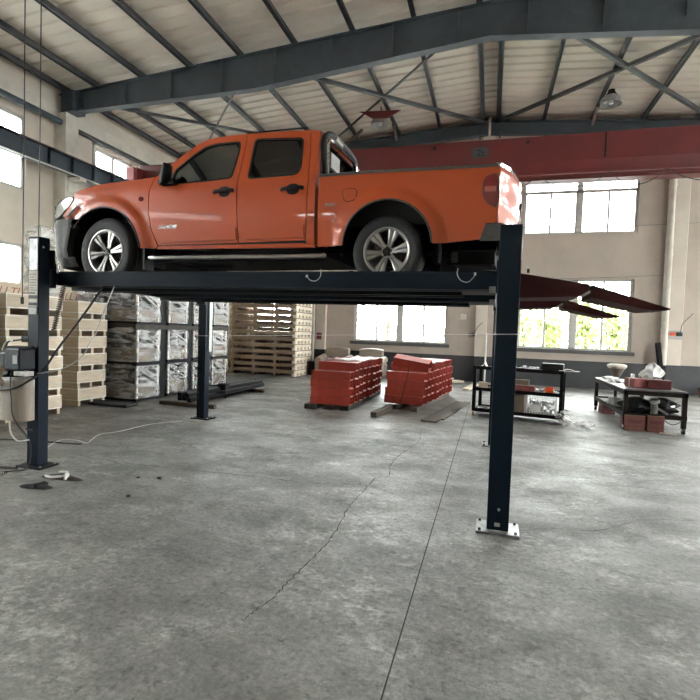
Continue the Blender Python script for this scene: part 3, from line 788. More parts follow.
MB().lathe([(.25,-.09),(.335,-.09),(.335,.09),(.25,.09)], Matrix.Translation((.72,W/2,.30)), 24).build('spare_wheel', M['rubber'], truck, True)
mb = MB(); mb.box((.62,.25,.24),(1.0,W-.25,.36)); mb.cyl((.55,.36,.30),(.98,.30,.28),.05); mb.build('tow_bracket', M['under'], truck)
MB().box((.60,.20,.26),(.655,.23,.36)).build('bracket_tab', M['greyp'], truck)
# inner wheel houses
for k in (0, 1):
    cs, cz, a, b = AR[k]
    for near in (True, False):
        mb = MB(); y0, y1 = (.05,.42) if near else (W-.42,W-.05)
        rows = [[(p[0], y0, p[1]), (p[0], y1, p[1])] for p in arch_pts(k, .25, .25, .02, 18)]
        mb.grid(rows, (0,0,.01)); c = [(p[0], y1 if near else y0, p[1]) for p in arch_pts(k, .25, .25, .02, 18)]
        mb.add(c, [tuple(range(len(c)))]); mb.build('wheel_house', M['under'], truck, True)

# wheels
def wheel(r, rim):
    """wheel facing -y with its outer face at y=0"""
    Mx = Euler((PI/2,0,0)).to_matrix().to_4x4()              # local z -> -y
    w = .225
    o = bpy.data.objects.new('wheel', None); COL.objects.link(o); o.parent = truck; o.empty_display_size = .1
    t = MB(); t.lathe([(rim-.012,-.005),(rim+.004,.0),(rim+.03,.008),(rim+(r-rim)*.5,.012),(r-.035,.004),(r-.012,-.012),(r,-.035),(r,-.075),(r-.008,-.078),(r-.008,-.084),(r,-.087),(r,-w+.087),(r-.008,-w+.084),(r-.008,-w+.078),(r,-w+.075),(r,-w+.035),(r-.02,-w+.01),(rim-.012,-w)], Mx, 56, True)
    t.build('tyre', M['rubber'], o, True, angle=30)
    q = MB(); q.lathe([(rim-.002,-.004),(rim,.006),(rim-.012,.008),(rim-.024,.0),(rim-.03,-.03),(rim-.035,-w),(rim-.05,-w),(rim-.045,-.04),(rim-.03,-.006)], Mx, 56, True); q.build('rim', M['alloy'], o, True, angle=30)
    q = MB(); q.lathe([(.02,-.10),(rim-.03,-.10),(rim-.03,-.12),(.02,-.12)], Mx, 32); q.build('wheel_back', M['alloyd'], o, True)
    q = MB(); q.lathe([(.03,-.082),(rim*.62,-.082),(rim*.62,-.096),(.03,-.096)], Mx, 32); q.build('brake_disc', M['alloyd'], o, True)
    for k in range(6):
        a = 2*PI*k/6+.18; ca, sa = math.cos(a), math.sin(a)
        s = MB()
        for e in (-1, 1):
            # each spoke is a pair of ribs that widen to the rim
            pr_ = [(.045,.011*e,.013,-.030),(rim*.5,.017*e,.0155,-.012),(rim-.022,.032*e,.030,-.002)]
            ring = []
            for rr, tt, hw, h in pr_:
                row = []
                for dt, dh in ((-hw,-.006),(-hw*.55,0),(hw*.55,0),(hw,-.006),(hw*.8,-.05),(-hw*.8,-.05)):
                    x = rr*ca-(tt+dt)*sa; z = rr*sa+(tt+dt)*ca; row.append((x, -(h+dh), z))
                ring.append(row)
            for i in range(2):
                s.add(ring[i]+ring[i+1], [(j,(j+1)%6,6+(j+1)%6,6+j) for j in range(6)])
            s.add(ring[2], [(0,1,2,3,4,5)])
        s.build('spoke', M['alloy'], o, True, angle=30)
    q = MB(); q.lathe([(.0,.0),(.026,-.002),(.034,-.010),(.036,-.045)], Mx @ Matrix.Translation((0,0,-.012)), 20)
    q.lathe([(.036,-.03),(.068,-.032),(.072,-.06)], Mx @ Matrix.Translation((0,0,-.006)), 24); q.build('hub', M['alloyd'], o, True)
    for k in range(6):
        a = 2*PI*k/6+.7; x, z = .052*math.cos(a), .052*math.sin(a); MB().cyl((x,.045,z),(x,.008,z),.012,n=6).build('wheel_nut', M['chrome'], o)
    return o
for s, z, r, rim in ((-3.49,.412,.412,.268),(.005,.345,.352,.234)):
    wo = wheel(r, rim); wo.location = (s,.02,z)
    c = copy_tree(wo, truck); c.location = (s,W-.02,z); c.rotation_euler = (0,0,PI)

# ---------------------------------------------------------------- four-post lift
lift = thing('four_post_lift', 'dark navy four-post vehicle lift carrying the orange pickup, ramps pointing right', 'vehicle lift', (-2.35,5.95,0))
def lp(b, name, m, parent=None, **k):
    """link a lift part built in room coordinates"""
    b.v = [(x+2.35, y-5.95, z) for x, y, z in b.v]
    return b.build(name, m, parent or lift, **k)
H = 2.57
posts = []
for (x0, x1, y0, y1) in ((.042,.219,4.23,4.39),(-4.945,-4.79,4.23,4.365),(-4.94,-4.79,7.52,7.67),(.042,.219,7.52,7.67)):
    mb = MB(); t = .006; back = y1 if y0 < 6 else y0
    # rolled channel whose slot faces the runways
    xs_ = [(x0,y0),(x1,y0),(x1,y1),(x1-.05,y1),(x1-.05,y1-.01),(x1-.012,y1-.01),(x1-.012,y0+.012),(x0+.012,y0+.012),(x0+.012,y1-.01),(x0+.05,y1-.01),(x0+.05,y1),(x0,y1)]
    if y0 > 6: xs_ = [(a, y0+y1-b) for a, b in xs_]
    if x0 < 0: xs_ = [(x0,y0),(x1,y0),(x1,y1),(x0,y1)]
    mb.prism(xs_, lambda a, b: (a, b, .02), (0,0,H-.02))
    p = lp(mb, 'post', M['navy'], bevel=.006, seg=2); posts.append(p)
    mb = MB(); xm = (x0+x1)/2
    mb.box((xm-.175,(y0-.055 if y0 < 6 else y0-.03),0),(xm+.175,(y1+.06),.018))
    lp(mb, 'base_plate', M['galv'] if x0 > 0 else M['navyd'], p, bevel=.003)
    mb = MB()
    for sx in (-.145,.145):
        for yy in (y0-.025 if y0 < 6 else y0, y1+.03): mb.cyl((xm+sx,yy,.018),(xm+sx,yy,.034),.013,n=6)
    lp(mb, 'anchor_bolts', M['tin'] if x0 < 0 else M['blackp'], p)
# near right post: small sticker and bolt near its foot
lp(MB().box((.105,4.226,.055),(.150,4.23,.085)), 'base_sticker', M['labelg'], posts[0])
lp(MB().cyl((.135,4.230,.20),(.135,4.222,.20),.012,n=8), 'post_bolt', M['tin'], posts[0])
# far left post: slotted lock ladder on its side
mb = MB()
for k in range(22): mb.box((-4.925,7.505,.35+k*.095),(-4.905,7.52,.40+k*.095))
lp(mb, 'lock_ladder', M['blackp'], posts[2])
lp(MB().box((-4.79,7.60,1.2),(-4.765,7.69,2.2)), 'cable_cover', M['galv'], posts[2])
# near left post: plates and labels
lp(MB().box((-4.926,4.222,2.20),(-4.806,4.23,2.545)), 'top_cover_plate', M['galv'], posts[1], bevel=.003)
sg = lp(MB().box((-4.926,4.221,1.80),(-4.806,4.23,2.195)), 'instruction_sign', M['label'], posts[1])
mb = MB()
for k, (w_, z_) in enumerate(((.09,2.15),(.07,2.12),(.10,2.09),(.085,2.06),(.095,2.03),(.06,2.00),(.10,1.975))): mb.box((-4.915,4.219,z_),(-4.915+w_,4.221,z_+.009))
lp(mb, 'sign_text_lines', M['gwire'], sg)
lp(MB().box((-4.922,4.2185,1.885),(-4.810,4.221,1.925)).box((-4.922,4.2185,1.81),(-4.810,4.221,1.845)).box((-4.922,4.2185,1.94),(-4.83,4.221,1.955)), 'sign_dark_band', M['motor'], sg)
lp(MB().box((-4.926,4.222,1.715),(-4.816,4.23,1.79)), 'rating_label', M['labelg'], posts[1])
lp(MB().cyl((-4.787,4.28,2.46),(-4.795,4.28,2.46),.012,n=8), 'post_bolt', M['white'], posts[1])
lp(MB().box((-4.79,4.36,2.22),(-4.755,4.40,2.44)), 'lock_release_bar', M['navyd'], posts[1])
lp(MB().bar((-4.99,4.26,.42),(-4.83,4.20,.425),.016,.016), 'cable_clip', M['blackp'], posts[1])

# crossbeams between the post pairs
for x0, x1 in ((-4.93,-4.80),(.05,.21)):
    mb = MB(); mb.box((x0,4.40,2.07),(x1,7.51,2.20)); cb = lp(mb, 'crossbeam', M['navy'], bevel=.006)
    for ya, yb in ((4.395,4.44),(7.46,7.515)): lp(MB().box((x0-.02,ya,2.02),(x1+.02,yb,2.30)), 'crossbeam_end_plate', M['navyd'], cb)
# runways
for y0, y1, near in ((4.49,5.11,True),(6.10,6.76,False)):
    mb = MB(); x0, x1 = -4.80, .03
    prof = [(y0,2.062),(y0,2.214),(y0+.03,2.214),(y0+.03,2.085),(y1-.03,2.085),(y1-.03,2.214),(y1,2.214),(y1,2.062),(y1-.10,2.05),(y0+.10,2.05)]
    mb.prism(prof, lambda a, b: (x0, a, b), (x1-x0,0,0))
    rw = lp(mb, 'runway', M['navy'], bevel=.004)
    mb = MB(); mb.box((x0,y0-.012,2.058),(x1-.05,y0,2.074)); mb.box((x0,y0-.008,2.204),(x1,y0,2.218))
    lp(mb, 'runway_edge_flange', M['navy'], rw)
    lp(MB().box((x1-.055,y0-.02,2.03),(x1+.015,y0+.02,2.085)), 'runway_end_bracket', M['galv'], rw)
    mb = MB(); mb.box((x0,y0+.18,2.015),(x1-.3,y0+.24,2.052)); mb.box((x0,y1-.24,2.015),(x1-.3,y1-.18,2.052)); lp(mb, 'runway_stiffener', M['navyd'], rw)
    mb = MB(); mb.box((x0+.02,y0+.03,2.085),(x0+.10,y1-.03,2.20)); lp(mb, 'wheel_stop', M['navyd'], rw)
    if near:
        for xh in (-1.62,-.30):
            pts = catmull([(xh,y0-.012,2.245),(xh-.005,y0-.022,2.19),(xh+.03,y0-.03,2.135),(xh+.09,y0-.03,2.12),(xh+.135,y0-.025,2.16),(xh+.15,y0-.015,2.195)] if xh > -1 else
                          [(xh+.02,y0-.012,2.24),(xh+.02,y0-.022,2.17),(xh-.02,y0-.03,2.125),(xh-.08,y0-.03,2.13),(xh-.12,y0-.02,2.17)], 5)
            lp(MB().tube(pts, .0035, 6), 'wire_loop', M['wire'], rw)
            lp(MB().cbox((pts[-1][0],pts[-1][1],pts[-1][2]),(.02,.012,.025)), 'wire_clip', M['white'], rw)
# ramps, lifted, in two hinged leaves
for y0, y1, near in ((4.56,5.06,True),(6.18,6.68,False)):
    mb = MB()
    def R_(xs, y0=y0, y1=y1, mb=mb):
        a = [(x,y0,z) for x, z in xs]; b = [(x,y1,z) for x, z in xs]; n = len(xs)
        mb.add(a+b, [tuple(range(n)), tuple(range(2*n-1,n-1,-1))]+[(k,n+k,n+(k+1)%n,(k+1)%n) for k in range(n)])
    dz = 0 if near else -.005
    R_([(.225,2.214+dz),(.80,2.118+dz),(.80,2.05),(.72,2.012),(.225,1.995)])
    rp = lp(mb, 'ramp', M['ramp'], bevel=.004)
    mb = MB(); mb.cyl((.81,y0-.02,2.085+dz),(.81,y1+.02,2.085+dz),.022); lp(mb, 'ramp_hinge', M['blackp'], rp, smooth=True)
    lp(MB().bar((.73,y0-.012,2.010),(.80,y0-.012,2.055),.012,.022), 'hinge_web', M['galv'], rp)
    lp(MB().cbox((.30,y0+.03,2.235),(.022,.022,.035)), 'ramp_stop_stud', M['blackp'], rp)
    mb = MB()
    xs = [(.815,2.115+dz),(1.41,1.925),(1.405,1.915),(1.28,1.905),(.815,2.005)]
    a = [(x,y0+.005,z) for x, z in xs]; b = [(x,y1-.005,z) for x, z in xs]; n = 5
    mb.add(a+b, [tuple(range(n)), tuple(range(2*n-1,n-1,-1))]+[(k,n+k,n+(k+1)%n,(k+1)%n) for k in range(n)])
    fl = lp(mb, 'ramp_leaf', M['ramp'], bevel=.003)
    lp(MB().bar((1.27,(y0+y1)/2,1.912),(1.412,(y0+y1)/2,1.918),.46,.008,(0,0,1)), 'ramp_toe', M['navyd'], fl)

# hydraulic power unit on the near left post
pu = MB(); pu.box((-5.03,4.02,1.10),(-4.81,4.215,1.345)); puo = lp(pu, 'power_unit', M['motor'], bevel=.02, seg=2)
mb = MB(); mb.box((-5.165,4.03,1.13),(-5.03,4.16,1.285)); lp(mb, 'capacitor_box', M['motor'], puo, bevel=.015, seg=2)
lp(MB().box((-4.90,4.015,1.175),(-4.84,4.021,1.265)), 'motor_label', M['labelg'], puo)
mb = MB()
for k in range(7): mb.box((-5.02+k*.03,4.03,1.345),(-5.005+k*.03,4.20,1.362))
lp(mb, 'motor_fins', M['motor'], puo)
mb = MB(); mb.box((-4.905,4.03,1.045),(-4.745,4.14,1.095)); mb.cyl((-4.79,4.03,1.07),(-4.79,4.02,1.07),.014); mb.cyl((-4.87,4.03,1.07),(-4.87,4.02,1.07),.010); lp(mb, 'valve_block', M['white'], puo, bevel=.004)
mb = MB(); mb.box((-5.03,4.05,1.00),(-4.90,4.15,1.10)); mb.cyl((-5.05,4.05,1.04),(-4.97,4.05,1.07),.03); lp(mb, 'pump_body', M['navyd'], puo)
mb = MB(); mb.tube([(-5.10,4.02,.98),(-5.06,4.0,.91),(-5.00,4.0,.945),(-5.03,4.0,1.0)], .013, 8); mb.cyl((-5.03,4.01,.955),(-5.03,3.98,.955),.028); lp(mb, 'hose_fitting', M['chrome'], puo, smooth=True)
tk = MB(); pts = rounded([(-5.115,4.0),(-4.735,4.0),(-4.735,4.2),(-5.115,4.2)], 2)
tk.prism(pts, lambda a, b: (a, b, .56), (0,0,.44)); lp(tk, 'oil_tank', M['plastic'], puo, smooth=True)
mb = MB(); mb.prism(rounded([(-5.10,4.01),(-4.75,4.01),(-4.75,4.19),(-5.10,4.19)], 2), lambda a, b: (a, b, .995), (0,0,.03)); lp(mb, 'tank_lid', M['galv'], puo)
lp(MB().tube(catmull([(-4.99,4.06,.56),(-4.97,4.05,.46),(-4.93,4.04,.40),(-4.86,4.05,.34),(-4.83,4.16,.33)],6), .009, 7), 'drain_tube', M['wire'], puo, smooth=True)
lp(MB().tube(catmull([(-4.90,4.0,1.08),(-4.89,3.985,.95),(-4.875,3.985,.80),(-4.84,3.985,.60),(-4.83,4.17,.30),(-4.835,4.15,.03),(-4.90,4.02,.012),(-5.05,3.95,.012),(-5.6,4.0,.012),(-6.4,4.3,.012)],6), .007, 6), 'power_lead', M['bwire'], puo, smooth=True)
lp(MB().tube(catmull([(-4.15,4.47,2.055),(-4.31,4.38,1.75),(-4.52,4.24,1.36),(-4.66,4.17,1.10),(-4.72,4.06,1.0),(-4.82,4.0,.93),(-5.0,3.98,.895),(-5.3,4.0,.89),(-5.6,4.05,.90)],6), .012, 8), 'hydraulic_hose', M['bwire'], smooth=True)
lp(MB().tube(catmull([(-4.03,4.5,2.06),(-4.06,4.4,1.80),(-4.09,4.3,1.52),(-4.09,4.22,1.42),(-4.16,4.18,1.27),(-4.40,4.15,1.13),(-4.68,4.12,1.075)],6), .006, 7), 'return_tube', M['wire'], smooth=True)
pts = []
for k in range(26*10+1):
    t = k/260; a = 2*PI*k/10; c = Vector((-4.58,4.36,2.06)).lerp(Vector((-4.72,4.36,1.545)), t); pts.append((c.x+.024*math.cos(a), c.y+.024*math.sin(a), c.z))
lp(MB().tube(pts, .0045, 5), 'coiled_air_line', M['bwire'], smooth=True)
lp(MB().tube(catmull([(-4.94,4.24,1.44),(-5.05,4.2,1.42),(-5.16,4.18,1.40),(-5.20,4.18,1.33)],5), .010, 7), 'switch_lead', M['bwire'], smooth=True)
lp(MB().tube(catmull([(-5.10,4.18,1.415),(-5.20,4.18,1.39),(-5.26,4.18,1.28),(-5.24,4.18,1.15)],5), .007, 6), 'white_lead', M['wire'], smooth=True)
lp(MB().box((-5.03,4.225,1.40),(-4.94,4.30,1.47)), 'limit_switch', M['blackp'])
# taut white cord from the far left post across the near right post
cord = MB(); cord.tube([(-5.02,7.47,1.485),(-4.84,7.50,1.478),(.04,4.222,1.665),(.23,4.222,1.672),(.365,4.20,1.679)], .0035, 5)
tag(cord.build('taut_cord', M['wire']), 'thin white cord stretched level across the lift from far left post to near right post', 'cord')

# brown cloth hanging on the hose at the picture edge
rg = MB(); c = Vector((-5.40,3.98,.895)); rows = []
for i in range(9):
    rows.append([(c.x+(.09+.02*R.random())*math.sin(PI*(i+.6)/9.4)*math.cos(2*PI*(k%12)/12), c.y+.05*math.sin(PI*(i+.6)/9.4)*math.sin(2*PI*(k%12)/12), c.z+.06-.012*i+(.006*math.cos(3*k))) for k in range(13)])
rg.grid(rows); rg.add(rows[0][:12],[tuple(range(12))]); rg.add(rows[-1][:12],[tuple(range(12))])
tag(rg.build('cloth', M['ragb'], smooth=True, angle=80), 'brown crumpled cloth hung over the black hose beside the power unit', 'cloth')

# ---------------------------------------------------------------- overhead crane, lamps and pipes
crane = thing('overhead_crane', 'dark red overhead crane girder spanning the hall behind the pickup', 'overhead crane', (-.3,14.0,5.8))
def cp(b, name, m, parent=None, **k):
    b.v = [(x+.3, y-14.0, z-5.8) for x, y, z in b.v]; return b.build(name, m, parent or crane, **k)
prof = [(14.0,7.0),(14.0,6.315),(14.16,5.93),(14.10,5.93),(14.10,5.86),(14.50,5.86),(14.50,5.93),(14.44,5.93),(14.60,6.315),(14.60,7.0)]
mb = MB(); mb.prism(prof, lambda a, b: (-10.7, a, b), (21.5,0,0)); gi = cp(mb, 'girder', M['crane'], bevel=.006)
mb = MB()
for x in (-7.6,-1.73,.75,2.64,7.5): mb.cyl((x,13.998,6.86),(x,13.985,6.86),.05,n=12) if x in (-1.73,.75) else mb.box((x-.02,13.994,6.36),(x+.02,14.0,6.98))
cp(mb, 'girder_bolt', M['under'], gi)
mb = MB(); mb.box((-.68,13.985,6.52),(-.28,14.0,6.80)); pl = cp(mb, 'capacity_plate', M['rafter'], gi)
cu = bpy.data.curves.new('capacity_lettering', 'FONT'); cu.body = '2t'; cu.size = .26; cu.extrude = .002
o = text_mesh('capacity_lettering', cu, M['under'], pl); o.location = (-.57+.3, 13.982-14.0, 6.57-5.8); o.rotation_euler = (PI/2,0,0)
for sx, x in ((-1,-11.55),(1,10.95)):
    mb = MB(); mb.box((x-.16,13.65,6.34),(x+.16,15.9,6.80)); mb.box((min(x,x-sx*.9),13.95,6.30),(max(x,x-sx*.9),14.65,6.95)); e = cp(mb, 'end_carriage', M['crane'], bevel=.01)
    mb = MB(); mb.box((x-.14,13.5,6.36),(x+.14,13.65,6.75)); cp(mb, 'carriage_buffer', M['pinkc'], e)
    for yy in (13.85,15.6): cp(MB().cyl((x-.06,yy,6.42),(x+.06,yy,6.42),.14,n=20), 'carriage_wheel', M['tin'], e, smooth=True)
pts = []
for a, b in ((-6.2,-4.2),(-4.2,-2.2),(-2.2,-.2),(-.2,1.0),(1.0,2.75),(2.75,4.0),(4.0,6.2),(6.2,8.2)):
    cp(MB().tube(catmull([(a,13.86,5.95),(a+(b-a)*.2,13.86,5.70),((a+b)/2,13.86,5.58),(a+(b-a)*.8,13.86,5.70),(b,13.86,5.95)],6), .012, 6), 'festoon_cable', M['bwire'], smooth=True)
cp(MB().box((-10.5,13.83,5.93),(10.5,13.89,5.97)), 'festoon_track', M['crane'])

# runway beams of the crane
for sx, x in ((-1,-11.55),(1,10.95)):
    y0, y1 = YF, YB
    mb = MB(); mb.box((x-.012,y0,5.80),(x+.012,y1,6.24)); mb.box((x-.13,y0,5.785),(x+.13,y1,5.805)); mb.box((x-.13,y0,6.235),(x+.13,y1,6.255))
    for k in range(34): mb.box((x-.12,y0+.4+k*.75,5.80),(x+.12,y0+.412+k*.75,6.24))
    t = thing('crane_rail_beam', 'dark blue steel crane rail beam along the left wall, with rusty red rail on top' if sx < 0 else 'dark blue steel crane rail beam along the right wall', 'rail beam', (x,5,5.785))
    mb.v = [(a-x, b-5, c-5.785) for a, b, c in mb.v]; mb.build('beam', M['craner'], t)
    MB().box((-.035,y0-5,.47),(.035,y1-5,.52)).build('rail', M['rail'], t)
    MB().box((.05 if sx < 0 else -.13,y0-5,-.012),(.13 if sx < 0 else -.05,y1-5,0)).build('beam_lower_edge', M['winf'], t)
    for yy in (5.45,11.5,17.4):
        mb = MB(); mb.box((min(sx*.7,-sx*.1),yy-5-.12,-.10),(max(sx*.7,-sx*.1),yy-5+.12,0)); mb.box((min(sx*.7,sx*.3),yy-5-.10,-.40),(max(sx*.7,sx*.3),yy-5+.10,-.1)); mb.build('bracket', M['conc'], t)
# conduit under the left eave
tag(MB().cyl((-12.05,YF+.1,7.33),(-12.05,11.28,7.33),.085,n=14).build('eave_pipe', M['craner'], smooth=True), 'dark blue pipe running under the left eave above the windows', 'pipe')

def bell_lamp(x, y, z, label):
    t = thing('hanging_lamp', label, 'lamp', (x,y,z), 0, 'bell lamps under the roof')
    zt = zr(x)-z
    MB().cyl((0,0,.22),(0,0,zt),.018).build('stem', M['purlin'], t)
    MB().lathe([(.02,.30),(.09,.28),(.10,.20),(.14,.16),(.15,.10)], Matrix.Identity(4), 20).build('lamp_cap', M['under'], t, True)
    q = MB(); q.lathe([(.14,.12),(.24,.06),(.29,-.04),(.29,-.14),(.282,-.14),(.28,-.04),(.23,.05),(.13,.11)], Matrix.Identity(4), 28, True); q.build('lamp_shade', M['galv'], t, True)
    MB().lathe([(.001,-.14),(.06,-.11),(.07,-.04),(.04,.05),(.03,.10)], Matrix.Identity(4), 16).build('bulb', M['white'], t, True)
    return t
bell_lamp(-3.78, 15.85, 8.55, 'bell-shaped hanging lamp below the red tray under the roof, above the truck bed')
bell_lamp(3.07, 15.85, 8.60, 'bell-shaped hanging lamp in the roof above the upper window at the right')
tr = MB(); x0, x1, yy = -4.33, -2.98, 15.25
a = [(x0,yy,8.66),(x1,yy,8.60),(x1-.42,yy+.04,8.40),(x0+.44,yy+.04,8.42)]; b = [(p[0],p[1]+.08,p[2]+.02) for p in a]
tr.add(a+b, [(0,1,2,3),(7,6,5,4),(0,4,5,1),(1,5,6,2),(2,6,7,3),(3,7,4,0)])
tro = tag(tr.build('roof_tray', M['crane'], bevel=.01), 'dark red trapezoid steel tray hung from the roof bracing above a lamp', 'tray')
MB().cyl((-3.65,15.42,8.62),(-3.65,15.42,8.83),.02).build('hanger_rod', M['purlin'], tro)

for x, y0, zb, ll in ((-6.62,5.57,1.93,'left one of two thin black cables hanging from the roof near the left edge'),(-6.62,5.83,2.82,'right one of two thin black cables hanging from the roof near the left edge')):
    o = tag(MB().tube([(x,y0,8.5),(x,y0+.006,5.0),(x,y0,zb)], .008, 6).build('hanging_cable', M['bwire'], smooth=True), ll, 'cable', 'hanging cables')
    MB().cbox((x,y0,zb),(.03,.03,.10)).build('cable_end', M['blackp'], o)
# wall cables, pipes and boxes
tag(MB().tube([(-12,17.93,5.46),(.9,17.93,5.42),(4,17.93,5.38),(6.2,17.93,5.46),(11.6,17.93,5.5)], .012, 5).build('wall_cable', M['gwire']), 'thin cable stretched along the back wall across the upper window', 'cable', 'wall cables')
tag(MB().tube([(-.3,17.95,3.60),(2.5,17.95,3.68),(5.4,17.95,3.80)], .010, 5).build('wall_cable', M['gwire']), 'thin cable along the back wall above the lower right window', 'cable', 'wall cables')
dp = tag(MB().cyl((5.38,17.86,.9),(5.38,17.86,7.9),.105,n=18).build('drain_pipe', M['conc'], smooth=True), 'white round drain pipe on the back wall beside the right pillar', 'pipe')
for z in (2.0,4.4,6.6): MB().cyl((5.38,17.86,z),(5.38,17.86,z+.07),.12,n=18).build('pipe_clip', M['conc'], dp, True)
tag(MB().cyl((-6.62,17.86,0.0),(-6.62,17.86,8.2),.06,n=14).build('drain_pipe', M['conc'], smooth=True), 'slim white pipe on the back wall beside the pallet stack', 'pipe')
ob = thing('outlet_box', 'electric outlet board with red and black plugs on the right pillar', 'outlet', (5.69,17.83,1.88))
MB().cbox((0,0,0),(.46,.03,.28)).build('board', M['labelg'], ob); MB().cbox((-.10,-.04,.03),(.13,.06,.10)).build('red_socket', M['orange'], ob); MB().cbox((.09,-.04,.03),(.16,.06,.12)).build('black_plug', M['blackp'], ob)
MB().tube(catmull([(.12,-.05,.08),(.16,-.05,.35),(.38,-.03,.62),(.45,-.01,.70)],5), .012, 6).build('lead', M['bwire'], ob, True)
jb = thing('junction_box', 'dark wall socket with short lead on the pillar left of the lift post', 'socket', (-.62,17.82,1.66))
MB().cbox((0,0,0),(.22,.05,.16)).build('box', M['gwire'], jb, bevel=.01); MB().cbox((.06,-.04,.02),(.10,.05,.08)).build('plug', M['blackp'], jb)
MB().tube(catmull([(.08,-.04,.05),(.20,-.03,.3),(.35,-.02,.45)],5), .012, 6).build('lead', M['bwire'], jb, True)
tag(MB().cbox((-.95,17.98,2.30),(.22,.05,.20)).build('wall_box', M['conc'], bevel=.01), 'small pale square box on the wall right of the left window', 'box')
nt_ = tag(MB().cbox((-6.36,17.83,1.42),(.20,.02,.26)).build('notice', M['pinkc']), 'small reddish notice on the pillar beside the pallet stack', 'notice')
tag(MB().cyl((-.12,17.74,.05),(-.12,17.80,1.75),.03,n=10).build('white_pole', M['white'], smooth=True), 'thin white pole leaning on the wall behind the black trolley', 'pole')
bp_ = MB(); bp_.bar((5.32,17.45,.02),(5.17,17.72,1.62),.17,.12,(1,0,0)); bp_.bar((5.26,17.43,.02),(5.26,17.44,.05),.25,.2,(0,1,0))
tag(bp_.build('leaning_beam', M['tubeb'], bevel=.01), 'black steel beam leaning on the wall by the white drain pipe', 'beam')

# ---------------------------------------------------------------- crates on the left
def wooden_crate(w, d, h):
    """crate with its long face towards +x: d along y, w along x"""
    t = bpy.data.objects.new('wooden_crate', None); COL.objects.link(t); t.empty_display_size = .1
    mb = MB(); b = .015; g = .105
    mb.box((-w,0,g),(-w+b,d,h)); mb.box((-b,0,g),(0,d,h)); mb.box((-w+b,0,g),(-b,b,h)); mb.box((-w+b,d-b,g),(-b,d,h)); mb.box((-w+b,b,g),(-b,d-b,g+.02)); mb.box((-w+b,b,h-.03),(-b,d-b,h-.012))
    mb.build('side_boards', M['wood'], t)
    e = MB(); q = .020
    for z in (h-q, g):
        e.box((-w-.004,-.004,z),(.004,.012,z+q)); e.box((-.012,-.004,z),(.004,d+.004,z+q)); e.box((-w-.004,-.004,z),(-w+.012,d+.004,z+q)); e.box((-w-.004,d-.012,z),(.004,d+.004,z+q))
    for yy in (0, d-.012): e.box((-.01,yy,g),(.005,yy+.014,h))
    e.build('pale_edging', M['woodw'], t)
    for yy in (.02, d/2-.03, d-.08): MB().box((-w+.01,yy,0),(-.01,yy+.06,g)).build('skid', M['wood'], t)
    return t
proto = {}
ORD = ['bottom one','second from bottom','third from bottom','fourth from bottom','fifth from bottom','topmost']
def crate_stack(x, y, w, d, n, h, where, group, z0=.0):
    key = (w, d, h)
    for k in range(n):
        if key not in proto: proto[key] = wooden_crate(w, d, h); o = proto[key]
        else: o = copy_tree(proto[key])
        o.location = (x+R.uniform(-.012,.012), y+R.uniform(-.012,.012), z0+k*h)
        pos = 'topmost' if k == n-1 else ORD[k]
        tag(o, 'plywood slatted crate, %s in the stack %s' % (pos, where), 'crate', group)
crate_stack(-7.65, 7.62, 1.0, .72, 6, .342, 'right of the power-unit post', 'stacked plywood crates')
crate_stack(-7.30, 5.87, 1.0, 1.05, 6, .345, 'behind the power-unit post', 'stacked plywood crates')
crate_stack(-7.35, 4.72, 1.0, 1.05, 6, .345, 'beyond the power unit', 'stacked plywood crates')
# long crate with stencilled board standing behind
lc = thing('long_crate', 'long tall plywood crate with faded red stencil lettering behind the crate stacks', 'crate', (-8.80,5.6,0))
mb = MB(); mb.box((-1.0,0,.10),(0,4.4,2.28)); mb.box((-1.02,-.02,2.28),(.02,4.42,2.36)); mb.build('body', M['wood'], lc)
for yy in (.1,2.1,4.2): MB().box((-1.0,yy,0),(0,yy+.1,.10)).build('skid', M['wood'], lc)
for txt, yy in (('ALLTLE',1.15),('ALLTLE',2.62)):
    cu = bpy.data.curves.new('stencil_lettering', 'FONT'); cu.body = txt; cu.size = .22; cu.extrude = .002; cu.shear = .35; cu.space_character = 1.05
    o = text_mesh('stencil_lettering', cu, M['textr'], lc); o.location = (.004,yy,2.11); o.rotation_euler = (PI/2,0,PI/2)

# ---------------------------------------------------------------- film-wrapped machine parts on a rack
def film_sheet(x0,y0,z0,x1,y1,z1, amp=.015, n=9):
    """crumpled film box, open inside"""
    mb = MB(); rows = []
    per = []
    for i in range(n): per.append((x1, y0+(y1-y0)*i/n))
    for i in range(n): per.append((x1-(x1-x0)*i/n, y1))
    for i in range(n): per.append((x0, y1-(y1-y0)*i/n))
    for i in range(n): per.append((x0+(x1-x0)*i/n, y0))
    per.append(per[0]); cx, cy = (x0+x1)/2, (y0+y1)/2
    for j in range(9):
        z = z0+(z1-z0)*j/8; r = []
        for k, (x, y) in enumerate(per):
            rr = R.uniform(-amp, amp) if k < len(per)-1 else 0
            l = math.hypot(x-cx, y-cy); r.append((x+(x-cx)/l*rr, y+(y-cy)/l*rr, z+(R.uniform(-amp,amp) if 0 < j < 8 else 0)))
        r[-1] = r[0]; rows.append(r)
    mb.grid(rows); mb.add(rows[-1][:-1], [tuple(range(len(per)-1))])
    return mb
